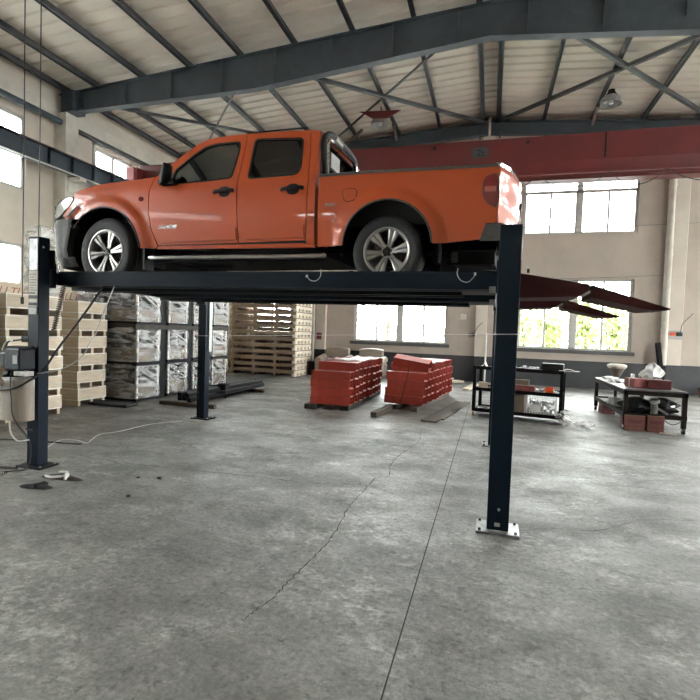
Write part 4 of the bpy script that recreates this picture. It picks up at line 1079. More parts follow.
def bundle(d, w, h, kind):
    t = bpy.data.objects.new('wrapped_bundle', None); COL.objects.link(t); t.empty_display_size = .1
    mb = MB(); mb.box((-w+.03,.03,.06),(-.05,d-.03,h*.44)); mb.build('carton', M['card'], t)
    mb = MB(); mb.box((-w+.06,.05,h*.46),(-.10,d-.08,h*.60)); mb.bar((-.12,.08,h*.95),(-.12,d-.12,h*.62),.10,.07); mb.bar((-w*.6,.10,h*.62),(-w*.6,.10,h*.95),.12,.10); mb.box((-w+.10,d*.55,h*.60),(-.25,d-.12,h*.86)); mb.cyl((-.3,.22,h*.62),(-.3,.22,h*.90),.10)
    mb.build('machine_parts', M['pack'], t)
    for yy in (.02, d-.06): MB().box((-.05,yy,0),(-.01,yy+.04,h-.02)).build('corner_batten', M['woodw'] if kind else M['rack'], t)
    MB().box((-w,.0,0),(0,d,.055)).build('base_board', M['rack'], t)
    for a_, b_ in (((.06,h*.93),(d-.10,h*.50)),((.14,h*.95),(d-.05,h*.62)),((.05,h*.62),(d*.55,h*.45))): MB().bar((.012,a_[0],a_[1]),(.012,b_[0],b_[1]),.035,.006,(1,0,0)).build('film_band', M['filmt'], t)
    film_sheet(-w,0,.05,.0,d,h, .014).build('stretch_film', M['film'], t, True, angle=20)
    return t
BW = 1.55
pb = bundle(.74, BW, .74, 1); used = False
cols = [(8.46,.0),(9.49,.02),(10.48,.03),(11.36,.01)]
lv = [(.03,'bottom'),(.80,'middle'),(1.64,'top')]
names = ['nearest the crates','second from the crates','third from the crates','fourth and farthest from the crates']
for ci, (y, j) in enumerate(cols):
    for z, nm in lv:
        o = pb if not used else copy_tree(pb); used = True
        o.location = (-7.0+R.uniform(-.015,.015), y, z); o.rotation_euler = (0,0,R.uniform(-.015,.015))
        tag(o, 'film-wrapped machine parts on the %s level, column %s' % (nm, names[ci]), 'bundle', 'film-wrapped bundles on the rack')
rk = thing('storage_rack', 'black steel rack holding film-wrapped machine parts behind the far left lift post', 'rack', (-7.75,10.3,0))
for y0, y1 in ((9.23,9.46),(10.24,10.45),(11.24,11.34),(12.12,12.18)):
    for xx in (-7.10,-8.5):
        mb = MB(); mb.box((xx-.06+7.75,y0-10.3,0),(xx+.06+7.75,y1-10.3,2.4)); mb.build('upright', M['rack'], rk)
for xx in (-7.06,-8.46):
    for z in (1.545,.775): MB().box((xx-.04+7.75,8.45-10.3,z),(xx+.04+7.75,12.18-10.3,z+(.09 if z > 1 else .025))).build('beam', M['dtimber'] if z > 1 else M['rack'], rk)
for k in range(10):
    MB().box((-1.45+.02,8.5-10.3+k*.40,1.575),(.68+.02,8.56-10.3+k*.40,1.637)).build('cross_bar', M['woodd'], rk)
# tall film bundle standing on the crates behind the post
t = thing('film_bundle', 'tall bundle in crumpled clear film standing on the crates behind the near left post', 'bundle', (-7.35,6.52,2.075))
film_sheet(-.34,.0,.0,-.0,.40,1.18,.03,5).build('clear_film', M['filmt'], t, True, angle=20)
MB().box((-.28,.05,0),(-.06,.35,.85)).build('carton', M['label'], t); 
mb = MB()
MB().box((-.33,.0,.40),(-.02,.40,.415)).build('strap', M['gwire'], t); MB().box((-.33,.0,.66),(-.02,.40,.675)).build('strap', M['gwire'], t)

# ---------------------------------------------------------------- pallets
def pallet(lx, ly, h):
    t = bpy.data.objects.new('wooden_pallet', None); COL.objects.link(t); t.empty_display_size = .1
    mb = MB(); n = 8
    for k in range(n): mb.box((-lx,ly*k/n+.02,h-.025),(0,ly*(k+1)/n-.02,h))
    mb.build('deck_boards', M['woodp'], t)
    for yy in (0,): MB().box((-lx,yy,h*.46),(-.031,yy+.03,h-.026)).build('front_board', M['woodp'], t)
    for xx in (-lx, -.03): MB().box((xx,0,h*.46),(xx+.03,ly,h-.026)).build('side_board', M['woodpl'], t)
    for xx in (-lx, -lx*.66, -lx*.33, -.11):
        pf = [(ly,0),(0,0)]
        for q in range(5):
            y_ = q*(ly-.20)/4; pf += [(y_,h*.46),(y_+.20,h*.46)]+([(y_+.20,.02),((q+1)*(ly-.20)/4,.02)] if q < 4 else [])
        mb = MB(); mb.prism(pf, lambda a, b: (xx, a, b), (.11,0,0)); mb.build('block_row', M['woodpl'] if xx > -.2 else M['woodp'], t)
    return t
pp = None
def pallet_stack(x, y, n, where):
    global pp
    for k in range(n):
        if pp is None: pp = pallet(2.48, 1.55, .2256); o = pp
        else: o = copy_tree(pp)
        o.location = (x+R.uniform(-.015,.015), y+R.uniform(-.012,.012), k*.2256)
        tag(o, 'wide timber pallet, %s in the stack %s' % (['lowest','second from floor','third from floor','fourth from floor','fifth from floor','sixth from floor','seventh from floor','eighth from floor','ninth from floor','tenth from floor','eleventh from floor','twelfth from floor','just under the top','topmost'][k], where), 'pallet', 'stacked timber pallets')
pallet_stack(-6.42, 15.62, 14, 'beside the sofas')
pallet_stack(-9.05, 14.55, 14, 'behind the wrapped bundles')

# ---------------------------------------------------------------- black tubes on timber
for k, (x, z) in enumerate(((-6.16,.13),(-6.05,.13),(-5.94,.13),(-5.83,.13),(-6.10,.222),(-5.99,.222),(-5.88,.222))):
    dx = R.uniform(-.03,.03)
    mb = MB(); mb.box((x-.045,8.55+R.uniform(0,.25),z-.045),(x+.045,11.95+R.uniform(-.3,.2),z+.045))
    tag(mb.build('steel_tube', M['tubeb'], bevel=.008), 'black square steel tube, %s row of the strapped pile, %s' % ('lower' if z < .2 else 'upper', ['first from left','second from left','third from left','fourth from left','first from left','second from left','third from left'][k]), 'tube', 'black steel tubes on the floor')
mb = MB(); pts = [(-6.24,9.9,.01),(-6.23,9.9,.18),(-6.14,9.92,.285),(-5.85,9.92,.29),(-5.76,9.9,.18),(-5.75,9.9,.01)]
mb.tube(pts, .02, 6); mb.cbox((-5.80,9.9,.28),(.20,.16,.14)); tag(mb.build('binding_strap', M['rag'], bevel=.01), 'black strap with a knot binding the pile of steel tubes', 'strap')
for y, xx0, xx1, lb in ((8.55,-6.5,-5.22,'near'),(11.3,-6.45,-5.5,'far')):
    tag(MB().box((xx0,y,0),(xx1,y+.10,.082)).build('support_timber', M['woodd'], bevel=.006), 'wooden bearer on the floor under the %s end of the black tubes' % lb, 'timber')

# ---------------------------------------------------------------- red steel parts
def red_part(l, d, h):
    """folded steel trough with flanged, open end"""
    mb = MB(); t = .012
    mb.box((-l,0,0),(0,t,h)); mb.box((-l,0,0),(0,d,t)); mb.box((-l,0,h-t),(0,d,h)); mb.box((-l,d-t,0),(0,d,h)); mb.box((-l,t,t),(-l+t,d-t,h-t)); mb.box((-.50,t,t),(-.49,d-t,h-t))
    o = mb.build('red_steel_part', M['red'], bevel=.004)
    return o
def red_stack(ox, oy, ang, rows, label, layers, l=.86, d=.25, h=.172, pitch=.40):
    pr_ = red_part(l, d, h); first = True; Mx = rot(ang, (ox,oy,0))
    for r in range(rows):
        for k in range(layers[r]):
            o = pr_ if first else pr_.copy()
            if not first: COL.objects.link(o)
            first = False
            jx, jy, ja = R.uniform(-.03,.03), R.uniform(-.02,.02), R.uniform(-.035,.035)
            o.matrix_world = Mx @ Matrix.Translation((jx, r*pitch+jy, .105+k*(h+.002))) @ Euler((0,0,ja)).to_matrix().to_4x4()
            tag(o, 'red steel trough, layer %d from below, row %d from the front of the %s' % (k+1, r+1, label), 'steel part', 'red steel parts in the '+label)
    return Mx
Ml = red_stack(-2.72, 9.62, 0, 8, 'left stack', [4,5,5,5,5,5,5,5])
Mr = red_stack(-1.30, 10.42, math.radians(-6.5), 8, 'right stack', [4,5,5,5,5,5,5,5])
# tilted top piece of the right stack
o = red_part(.80, .26, .20); o.matrix_world = Mr @ Matrix.Translation((.07,.0,.82)) @ Euler((.30,.13,-.03)).to_matrix().to_4x4()
tag(o, 'red steel trough lying tilted across the front top of the right stack', 'steel part', 'red steel parts in the right stack')
mb = MB(); pts = [Mr @ Vector(p) for p in ((-.52,-.028,.10),(-.45,-.03,.35),(-.36,-.05,.75),(-.33,-.05,.98),(-.33,.10,1.06))]
tag(MB().tube(pts, .008, 5).build('packing_strap', M['blackp']), 'dark strap running diagonally over the front of the right red stack', 'strap')
# white sheets on the stacks
def sheet_on(Mx, x0, y0, x1, y1, z, m, name, label, cat):
    mb = MB(); rows = []
    for i in range(9):
        rows.append([Mx @ Vector((x0+(x1-x0)*k/9, y0+(y1-y0)*i/8, z+.012*math.sin(k*1.3+i*.9)+R.uniform(0,.006))) for k in range(10)])
    mb.grid(rows, (0,0,.006)); return tag(mb.build(name, m, smooth=True), label, cat)
sheet_on(Ml, -.60, 1.0, .02, 2.6, .985, M['paper'], 'packing_sheet', 'white packing sheet lying on top of the left red stack', 'sheet')
sheet_on(Ml, -.90, 1.0, -.62, 1.9, .985, M['pinkc'], 'packing_sheet', 'reddish flat sheet beside the white one on the left red stack', 'sheet')
sheet_on(Mr, -.70, .85, .02, 1.55, .995, M['paper'], 'packing_sheet', 'white packing sheet lying on top of the right red stack', 'sheet')
# bearers under the stacks
def bearer(Mx, x0, y0, x1, y1, h, label, m='dtimber'):
    b = MB().box((x0,y0,0),(x1,y1,h)).build('bearer_timber', M[m], bevel=.006); b.matrix_world = Mx; return tag(b, label, 'timber')
bearer(Ml, -.95, -.12, -.70, 3.1, .103, 'dark wooden bearer under the left edge of the left red stack')
bearer(Ml, -.55, -.05, -.35, 3.1, .103, 'dark wooden bearer under the middle of the left red stack')
bearer(Ml, -.20, .0, -.02, 3.1, .103, 'dark wooden bearer under the right edge of the left red stack')
bearer(Mr, -.22, -.30, -.06, 3.1, .100, 'grey wooden bearer under the right edge of the right red stack', 'woodd')
bearer(Mr, -.62, -.15, -.46, 3.1, .103, 'dark wooden bearer under the middle of the right red stack')
def plank(p, q, w, h, label, m='woodd'):
    d = math.hypot(q[0]-p[0], q[1]-p[1]); a = math.atan2(q[1]-p[1], q[0]-p[0])
    b = MB().box((0,-w/2,0),(d,w/2,h)).build('floor_plank', M[m], bevel=.005); b.location = (p[0],p[1],0); b.rotation_euler = (0,0,a); return tag(b, label, 'plank', 'loose timbers')
plank((-2.10,9.15), (-1.99,10.40), .12, .10, 'short weathered timber sticking out at the front left of the right red stack')
plank((-1.03,9.10), (-.58,12.1), .30, .035, 'long grey plank on the floor right of the right red stack')
plank((-.86,9.45), (-.46,12.2), .16, .03, 'narrow plank beside the long plank right of the red stack')
plank((-.62,14.9), (-.40,16.6), .22, .05, 'light plank lying on the floor near the back wall by the trolley', 'woodpl')
for k, (p, q) in enumerate((((-2.6,17.2),(-.95,17.5)),((-2.4,17.05),(-.8,17.3)),((-2.3,17.3),(-1.15,17.4)))):
    o = plank(p, q, .22, .06, 'pale board in the low board pile at the back wall, %s' % ['underneath at the back','in front','topmost'][k], 'woodpl'); o.location.z = .07 if k == 2 else 0.0
for k, z in enumerate((0,.09,.18)):
    o = plank((6.25,17.15+k*.05), (9.2,17.3+k*.04), .30, .085, '%s reddish board of the pile by the wall at the right edge' % ['lowest','middle','topmost'][k], 'woodd' if k != 1 else 'pinkc'); o.location.z = z

# ---------------------------------------------------------------- sofas and bin
def sofa(x, y, w, label):
    t = thing('sofa', label, 'sofa', (x,y,0), 0, 'taupe leather sofas')
    MB().box((-w/2,-.45,.08),(w/2,.40,.34)).build('base', M['leather'], t, bevel=.03, seg=2)
    mb = MB(); rows = []
    for i in range(9):
        u = -1+2*i/8; r = []
        for k in range(11):
            v = k/10; r.append(((w/2-.04)*u, .16+.12*v-.07*math.sin(PI*v)*(1-.5*u*u), .34+v*(.70-.05*u*u)))
        rows.append(r)
    mb.grid(rows, (0,.20,.02)); mb.build('backrest', M['leather'], t, True, bevel=.05, seg=3)
    for s in (-1, 1):
        mb = MB(); mb.box((s*w/2-.12,-.45,.10),(s*w/2+.12,.30,.52)); mb.cyl((s*w/2,-.47,.54),(s*w/2,.32,.66),.135,n=16); mb.build('armrest', M['leather'], t, True, bevel=.02)
    for s in (-1, 1): MB().box((s*w/4-w/4+.06,-.45,.34),(s*w/4+w/4-.06,.18,.50)).build('seat_cushion', M['leather'], t, bevel=.05, seg=3)
    for sx in (-1,1):
        for yy in (-.4,.34): MB().cyl((sx*(w/2-.08),yy,0),(sx*(w/2-.08),yy,.09),.03).build('foot', M['blackp'], t)
    return t
sofa(-5.40, 16.95, 1.00, 'taupe leather sofa against the back wall, next to the pallet stack')
sofa(-4.12, 16.95, .98, 'taupe leather sofa against the back wall under the window, behind the red stacks')
t = thing('waste_bin', 'dark bin with a red side beside the sofa at the pallet stack', 'bin', (-6.20,16.85,0))
MB().box((-.14,-.17,0),(.14,.17,.50)).build('body', M['rack'], t, bevel=.02); MB().box((-.175,-.17,.02),(-.145,.17,.50)).build('side_panel', M['maroon'], t)

# ---------------------------------------------------------------- black trolley
def caster(x, y, t, m=None, r=.05):
    o = MB(); o.cyl((x-.02,y,r),(x+.02,y,r),r,n=16); c = o.build('caster', m or M['rubber'], t, True)
    MB().box((x-.03,y-.02,r),(x-.022,y+.02,r*2+.03)).box((x+.022,y-.02,r),(x+.03,y+.02,r*2+.03)).build('fork', M['tin'], c)
_before = set(bpy.data.objects)
tc = thing('tool_trolley', 'black three-shelf steel trolley partly behind the near right lift post', 'trolley', (.55,10.6,0))
for x in (-.81,.84):
    for y in (-.30,.30):
        MB().box((x-.032,y-.032,.10),(x+.032,y+.032,1.03)).build('leg', M['cart'], tc)
        caster(x, y, tc, M['wood'] if x < 0 else M['winf'])
for z in (.14,.57,1.01): 
    mb = MB(); mb.box((-.83,-.32,z-.05),(.86,.32,z)); mb.box((-.83,-.32,z),(.86,-.31,z+.02)); mb.box((-.83,.31,z),(.86,.32,z+.02)); mb.build('shelf', M['cart'], tc, bevel=.003)
tz = lambda k: (.14,.57,1.01)[k]+.001
cs_ = thing('tool_case', 'black flat tool case on the right end of the trolley top', 'case', (1.20,10.55,1.011))
MB().box((-.20,-.14,0),(.20,.14,.14)).build('case', M['blackp'], cs_, bevel=.012); MB().box((-.05,-.155,.06),(.05,-.14,.09)).build('handle', M['blackp'], cs_)
def clutter(n, x0, x1, y0, y1, z, group, where):
    """small hardware: sockets, spanners, bolts and offcuts"""
    kinds = ['spanner','socket','bolt','steel_offcut']
    cnt = {}
    for k in range(n):
        kd = kinds[k % 4]; x = R.uniform(x0,x1); y = R.uniform(y0,y1); a = R.uniform(0,PI); mb = MB(); Mx = rot(a,(x,y,z))
        if kd == 'spanner': mb.box((-.10,-.011,0),(.10,.011,.010),Mx); mb.lathe([(.014,0),(.026,0),(.026,.012),(.014,.012)],Mx@Matrix.Translation((.11,0,0)),10,True); mb.lathe([(.012,0),(.022,0),(.022,.012),(.012,.012)],Mx@Matrix.Translation((-.11,0,0)),10,True)
        elif kd == 'socket': mb.lathe([(.016,0),(.027,0),(.027,.055),(.016,.055)],Mx,12,True)
        elif kd == 'bolt': mb.cyl(Mx@Vector((0,0,.02)),Mx@Vector((.09,0,.02)),.010,n=8); mb.cyl(Mx@Vector((-.018,0,.02)),Mx@Vector((0,0,.02)),.019,n=6)
        else: mb.box((-.05,-.03,0),(.05,-.024,.05),Mx); mb.box((-.05,-.03,0),(.05,.03,.006),Mx)
        o = mb.build(kd, [M['tin'],M['tin'],M['white'],M['galv']][k % 4]); tag(o, '%s among the loose hardware on the %s' % ({'spanner':'open steel spanner','socket':'steel socket','bolt':'pale hexagon bolt','steel_offcut':'bent steel offcut'}[kd], where), kd.replace('_',' '), group+' '+kd.replace('_',' ')+'s')
clutter(14, .30, .92, 10.34, 10.85, 1.012, 'trolley top', 'top of the black trolley')
clutter(14, .75, 1.22, 10.34, 10.8, .572, 'trolley middle shelf', 'middle shelf of the black trolley')
def box_thing(name, label, cat, c, d, m, rz=0, lid=True, group=None):
    t = thing(name, label, cat, c, rz, group)
    MB().box((-d[0]/2,-d[1]/2,0),(d[0]/2,d[1]/2,d[2])).build('body', m, t, bevel=.006)
    if lid: MB().box((-d[0]/2-.004,-.012,d[2]*.0),(d[0]/2+.004,.012,d[2]+.003)).build('tape', M['label'], t)
    return t
box_thing('wooden_block', 'brown wooden block on the middle trolley shelf right of the lift post', 'block', (.66,10.45,.571), (.46,.16,.115), M['pinkc'], .04, False)
box_thing('wooden_block', 'pale wooden block at the left end of the middle trolley shelf', 'block', (-.12,10.46,.571), (.17,.14,.12), M['wood'], .3, False)
box_thing('carton', 'brown carton on the bottom trolley shelf right of the lift post', 'carton', (.60,10.50,.141), (.20,.26,.36), M['card'], 0)
box_thing('wooden_block', 'narrow wooden block higher at the back of the middle shelf', 'block', (.55,10.75,.571), (.40,.10,.20), M['card'], .02, False)
can = thing('oil_can', 'orange plastic oil can on the middle trolley shelf', 'can', (1.17,10.40,.571))
MB().cyl((-.075,0,.065),(.075,0,.065),.062,n=20).build('body', M['orange'], can, True, bevel=.01); MB().cyl((-.075,0,.065),(-.11,0,.065),.022).build('cap', M['woodw'], can)
pp_ = MB(); pp_.grid([[(.0+.22*k/5, .16*i/4, .004+.05*math.sin(k*1.1)*(i/4)+.06*(k == 2)) for k in range(6)] for i in range(5)], (0,0,.002)); o = pp_.build('paper_sheet', M['paper']); o.location = (-.18,10.36,1.012); tag(o, 'white crumpled paper on the left end of the trolley top', 'paper')
pp_ = MB(); pp_.grid([[(.34*k/5, .20*i/4, .004+.02*math.sin(k*.9+i)) for k in range(6)] for i in range(5)], (0,0,.002)); o = pp_.build('paper_sheet', M['paper']); o.location = (-.20,10.36,.141); tag(o, 'white papers on the left end of the bottom trolley shelf', 'paper')
cb_ = thing('clipboard', 'clipboard with papers sticking out past the right end of the trolley top', 'clipboard', (1.40,10.45,.985), .1)
MB().box((-.10,-.11,.03),(.25,.11,.038)).build('board', M['gwire'], cb_); MB().grid([[(-.08+.36*k/5,-.10+.2*i/3,.041+.035*max(0,math.sin(k*1.1-1)))for k in range(6)] for i in range(4)], (0,0,.003)).build('papers', M['paper'], cb_)
# wire basket full of parts
bk = thing('wire_basket', 'white wire basket full of bright metal parts on the bottom trolley shelf', 'basket', (1.00,10.52,.141))
mb = MB(); X0, X1, Y0, Y1, Hh = -.27,.29,-.20,.20,.36
for k in range(12):
    x = X0+(X1-X0)*k/11
    for y in (Y0,Y1): mb.cyl((x,y,0),(x,y,Hh),.004,n=5)
for k in range(9):
    y = Y0+(Y1-Y0)*k/8
    for x in (X0,X1): mb.cyl((x,y,0),(x,y,Hh),.004,n=5)
for k in range(8):
    z = .01+(Hh-.01)*k/7; mb.tube([(X0,Y0,z),(X1,Y0,z),(X1,Y1,z),(X0,Y1,z)], .004, 5, True)
mb.build('wire_mesh', M['white'], bk)
mb = MB()
for k in range(70):
    x, y, z = R.uniform(X0+.04,X1-.04), R.uniform(Y0+.03,Y1-.03), R.uniform(.02,.24); s = R.uniform(.02,.045)
    mb.cbox((0,0,0),(s*2,s,s*.6), rot(R.uniform(0,3),(x,y,z),R.uniform(0,3),R.uniform(0,3)))
o = mb.build('metal_parts', M['tin'], bk); o['kind'] = 'stuff'
mb = MB(); mb.grid([[( -.16+.2*k/5, Y0-.01-.01*math.sin(k), .05+.15*i/4) for k in range(6)] for i in range(5)], (0,-.003,0)); mb.build('paper_tag', M['paper'], bk)
# the trolley and its load stand a little askew
Tq = Matrix.Translation((-.26,10.36,0)) @ Matrix.Rotation(math.radians(-11),4,'Z') @ Matrix.Translation((.26,-10.30,0))
for o in [o for o in bpy.data.objects if o not in _before and o.parent is None]: o.matrix_basis = Tq @ o.matrix_basis
# white plastic bag on the floor
def blob(name, c, rx, ry, rz_, m, label, cat, n=14, am=.18, kind=None):
    mb = MB(); rows = []
    for i in range(n+1):
        th = PI*i/n; rows.append([])
        for k in range(19):
            ph = 2*PI*(k % 18)/18
            q = 1+am*math.sin(3*ph+4*th)*math.sin(th)+am*.6*math.sin(7*ph-3*th)*math.sin(th)
            rows[-1].append((rx*q*math.sin(th)*math.cos(ph), ry*q*math.sin(th)*math.sin(ph), max(0, rz_*(.9-math.cos(th)*(.95+am*.4*math.sin(5*ph))))))
    mb.grid(rows); o = mb.build(name, m, smooth=True, angle=60); o.location = c; return tag(o, label, cat)
blob('plastic_bag', (1.74,9.75,.0), .16,.13,.09, M['filmt'], 'grey crumpled plastic bag on the floor right of the trolley', 'bag')
blob('plastic_film', (1.44,9.95,.0), .13,.12,.16, M['filmt'], 'clear crumpled plastic film at the foot of the trolley', 'film', am=.3)

# ---------------------------------------------------------------- work table on the right
wt = thing('work_table', 'dark brown steel work table on casters at the right, cluttered with tools', 'table', (2.99,11.3,0))
for x in (-.53,.42):
    for y in (-1.27,1.27):
        MB().box((x-.035,y-.035,.10),(x+.035,y+.035,.72)).build('leg', M['cartb'], wt)
        caster(x, y, wt, M['rubber'], .055)
mb = MB()
for a, b in (((-.57,-1.31,.66),(.46,-1.25,.74)),((-.57,1.25,.66),(.46,1.31,.74)),((-.57,-1.31,.66),(-.51,1.31,.74)),((.40,-1.31,.66),(.46,1.31,.74))): mb.box(a,b)
mb.build('top_frame', M['cartb'], wt)
MB().box((-.57,-1.31,.74),(.46,1.31,.765)).build('table_top', M['ttop'], wt, bevel=.004)
mb = MB(); mb.box((-.55,-1.29,.27),(.44,1.29,.30)); mb.box((-.57,-1.31,.25),(.46,-1.27,.33)); mb.box((-.57,1.27,.25),(.46,1.31,.33)); mb.box((-.57,-1.31,.25),(-.53,1.31,.33)); mb.build('lower_shelf', M['cartb'], wt)
zt = .766
box_thing('parts_carton', 'faded pink carton on the front of the work table', 'carton', (2.76,10.52,zt), (.30,.34,.17), M['pinkc'], .25)
mb = box_thing('tool_box', 'dark maroon tool box on the front right of the work table', 'tool box', (3.10,10.45,zt), (.38,.30,.14), M['maroon'], -.12, False)
MB().box((-.20,-.16,.14),(.20,.16,.165)).build('lid', M['maroon'], mb, bevel=.006); MB().tube([(-.08,0,.16),(-.08,0,.20),(.08,0,.20),(.08,0,.16)], .01, 6).build('handle', M['blackp'], mb)
box_thing('metal_bracket', 'white bracket standing behind the pink carton on the work table', 'bracket', (2.80,11.0,zt), (.05,.12,.22), M['white'], 0, False)
mb = MB(); mb.box((-.16,-.12,0),(.16,.12,.10)); mb.cyl((-.06,0,.10),(-.06,0,.17),.05); o = mb.build('drill_case', M['blackp'], bevel=.01); o.location = (3.06,11.1,zt); tag(o, 'black tool case on the middle of the work table', 'case')
blob('plastic_sack', (3.16,11.05,zt), .17,.15,.235, M['paper'], 'white crumpled plastic sack standing on the work table', 'sack', am=.34)
clutter(20, 2.45, 2.78, 11.2, 12.5, zt+.001, 'work table', 'left end of the work table')
pp_ = MB(); pp_.grid([[(.26*k/5, .5*i/4, .004+.012*math.sin(k*1.4+i)) for k in range(6)] for i in range(5)], (0,0,.002)); o = pp_.build('paper_sheet', M['paper']); o.location = (2.42,11.5,zt+.07); tag(o, 'white paper sheets on the left end of the work table', 'paper')
sl = thing('padded_stool', 'stool with a pale padded saddle seat behind the work table', 'stool', (3.03,13.3,0))
mb = MB(); mb.lathe([(.0,.90),(.10,.90),(.19,.97),(.22,1.01),(.215,1.05),(.15,1.075),(.0,1.08)], Matrix.Identity(4), 24); mb.build('seat', M['label'], sl, True)
mb = MB(); mb.lathe([(.06,.72),(.15,.90),(.19,.965),(.10,.965)], Matrix.Identity(4), 20); mb.build('seat_support', M['brace'], sl, True)
MB().cyl((0,0,.08),(0,0,.75),.035).build('column', M['cart'], sl)
for k in range(4): MB().bar((0,0,.10),(.28*math.cos(k*PI/2),.28*math.sin(k*PI/2),.02),.05,.03).build('leg', M['cart'], sl)
# lower shelf of the table
blob('dark_rag_pile', (2.75,10.45,.30), .25,.30,.15, M['rag'], 'blue-black heap of cloth on the left of the lower table shelf', 'cloth', am=.25)
blob('dark_rag_pile', (3.20,10.50,.30), .24,.32,.15, M['rag'], 'black heap of hoses and rags on the right of the lower table shelf', 'cloth', am=.3)
pm = thing('hand_pump', 'grey cast pump standing on the lower shelf of the work table', 'pump', (2.98,10.20,.301))
MB().cyl((0,0,0),(0,0,.20),.06,n=16).build('body', M['gwire'], pm, True); MB().lathe([(.03,.20),(.085,.22),(.09,.27),(.05,.31),(.0,.32)], Matrix.Identity(4), 16).build('cap', M['galv'], pm, True); MB().bar((.0,0,.15),(.22,-.02,.02),.05,.04).build('spout', M['galv'], pm)
box_thing('steel_housing', 'grey steel housing on the lower table shelf at the left', 'housing', (2.60,11.2,.301), (.26,.34,.16), M['gwire'], .1, False)
for k in range(9):
    x, y = R.uniform(2.55,3.3), R.uniform(10.1,10.9)
    o = MB().cyl((0,0,.03),(R.uniform(.08,.16),R.uniform(-.06,.06),.05),R.uniform(.018,.03),n=12).build('pipe_fitting', M['tin'] if k % 3 else M['galv'], smooth=True); o.location = (x,y,.40+R.uniform(0,.08)); tag(o, 'steel pipe fitting on the heap of the lower table shelf', 'fitting', 'pipe fittings')
for nm, x, y, d, r in (('brown-red printed carton under the table beside the front caster',2.61,10.12,(.34,.30,.285),.03),('paler printed carton under the table, the right one at the front',2.96,10.10,(.27,.26,.30),-.05),('printed carton under the far left end of the table',2.60,12.12,(.26,.30,.26),.1)):
    t = box_thing('printed_carton', nm, 'carton', (x,y,0), d, M['cartonr'], r, False, 'cartons under the work table')
    MB().box((-d[0]/2-.002,-d[1]/2-.003,d[2]*.30),(d[0]/2+.002,-d[1]/2,d[2]*.36)).box((-d[0]*.36,-d[1]/2-.003,d[2]*.52),(d[0]*.36,-d[1]/2,d[2]*.74)).build('print', M['maroon'], t)
    MB().box((-d[0]/2,-d[1]/2,d[2]),(d[0]/2,-.01,d[2]+.006),rot(0,(0,0,0))).build('flap', M['card'], t)
tag(MB().tube(catmull([(3.10,10.15,.25),(3.22,10.05,.16),(3.32,10.0,.20),(3.38,9.98,.28)],6), .006, 6).build('hanging_lead', M['bwire']), 'thin dark lead hanging under the right front of the work table', 'cable')
tag(MB().tube(catmull([(3.02,9.95,.012),(3.15,9.85,.012),(3.22,9.78,.012)],5), .012, 6).build('floor_stick', M['wood']), 'short pale stick on the floor in front of the work table', 'stick')

# ---------------------------------------------------------------- things on the floor
def flat_rag(pts, label, m, name='rag'):
    mb = MB(); n = len(pts); c = (sum(p[0] for p in pts)/n, sum(p[1] for p in pts)/n); rows = []
    for q, z in ((1,.002),(.85,.016),(.55,.028),(.25,.018),(.02,.022)):
        rows.append([(c[0]+(p[0]-c[0])*q, c[1]+(p[1]-c[1])*q, z*(1+.5*math.sin(k*2.3))) for k, p in enumerate(pts+pts[:1])])
    mb.grid(rows); return tag(mb.build(name, m, smooth=True, angle=70), label, 'rag')
flat_rag([(-4.42,3.70),(-4.34,3.66),(-4.22,3.68),(-4.10,3.70),(-4.06,3.77),(-4.18,3.80),(-4.22,3.86),(-4.33,3.80)], 'black oily rag on the floor, nearest to the camera by the left post', M['rag'])
flat_rag([(-4.50,4.02),(-4.42,3.98),(-4.25,3.99),(-4.05,4.01),(-3.98,4.06),(-4.1,4.12),(-4.3,4.13),(-4.45,4.10)], 'brown-black rag on the floor just right of the left post foot', M['ragb'])
pw = MB(); pw.tube(catmull([(-4.42,4.00,.02),(-4.30,3.97,.03),(-4.18,4.00,.05),(-4.20,4.06,.07),(-4.32,4.08,.05)],6), .013, 6); pw.box((-4.17,3.99,.01),(-4.15,4.04,.07))
tag(pw.build('white_strap', M['wire'], smooth=True), 'white bent plastic strip on the brown rag by the left post', 'strip')
tag(MB().tube(catmull([(-4.88,4.30,.10),(-5.2,4.6,.012),(-5.44,4.96,.012),(-5.62,5.31,.012),(-5.45,5.40,.012),(-5.18,5.33,.012),(-5.13,5.34,.05),(-5.43,5.83,.012),(-5.33,6.11,.012),(-5.28,6.75,.012),(-5.0,7.2,.012)],8), .0045, 6).build('floor_cable', M['wire'], smooth=True), 'white cable lying loosely on the floor right of the left post', 'cable', 'floor cables')
tag(MB().tube(catmull([(-7.0,3.9,.012),(-5.9,4.02,.012),(-5.3,4.05,.012),(-4.95,4.12,.012)],8), .013, 6).build('floor_cable', M['bwire'], smooth=True), 'black cable on the floor running out at the left edge', 'cable', 'floor cables')
tag(MB().tube(catmull([(-6.9,4.9,.012),(-6.1,5.1,.012),(-5.2,5.25,.012)],8), .010, 6).build('floor_cable', M['bwire'], smooth=True), 'thin dark cable on the floor behind the left post', 'cable', 'floor cables')
blob('plastic_film', (-4.93,3.90,0), .07,.05,.02, M['filmt'], 'scrap of clear film on the black cable at the left edge', 'film', am=.3)
mb = MB(); mb.box((-7.7,7.9,0),(-6.75,8.25,.05)); o = mb.build('black_mat', M['rag'], bevel=.02); tag(o, 'black folded sheeting on the floor at the foot of the crates', 'sheeting')
for x, y, lb in ((-3.55,4.35,'near the left, below the runway'),(-3.35,4.42,'blue-grey bit below the runway'),(-3.25,3.85,'in the open floor left of the long crack')):
    o = blob('debris_lump', (x,y,0), .022,.018,.008, M['rag'], 'small dark crumb on the floor %s' % lb, 'crumb')
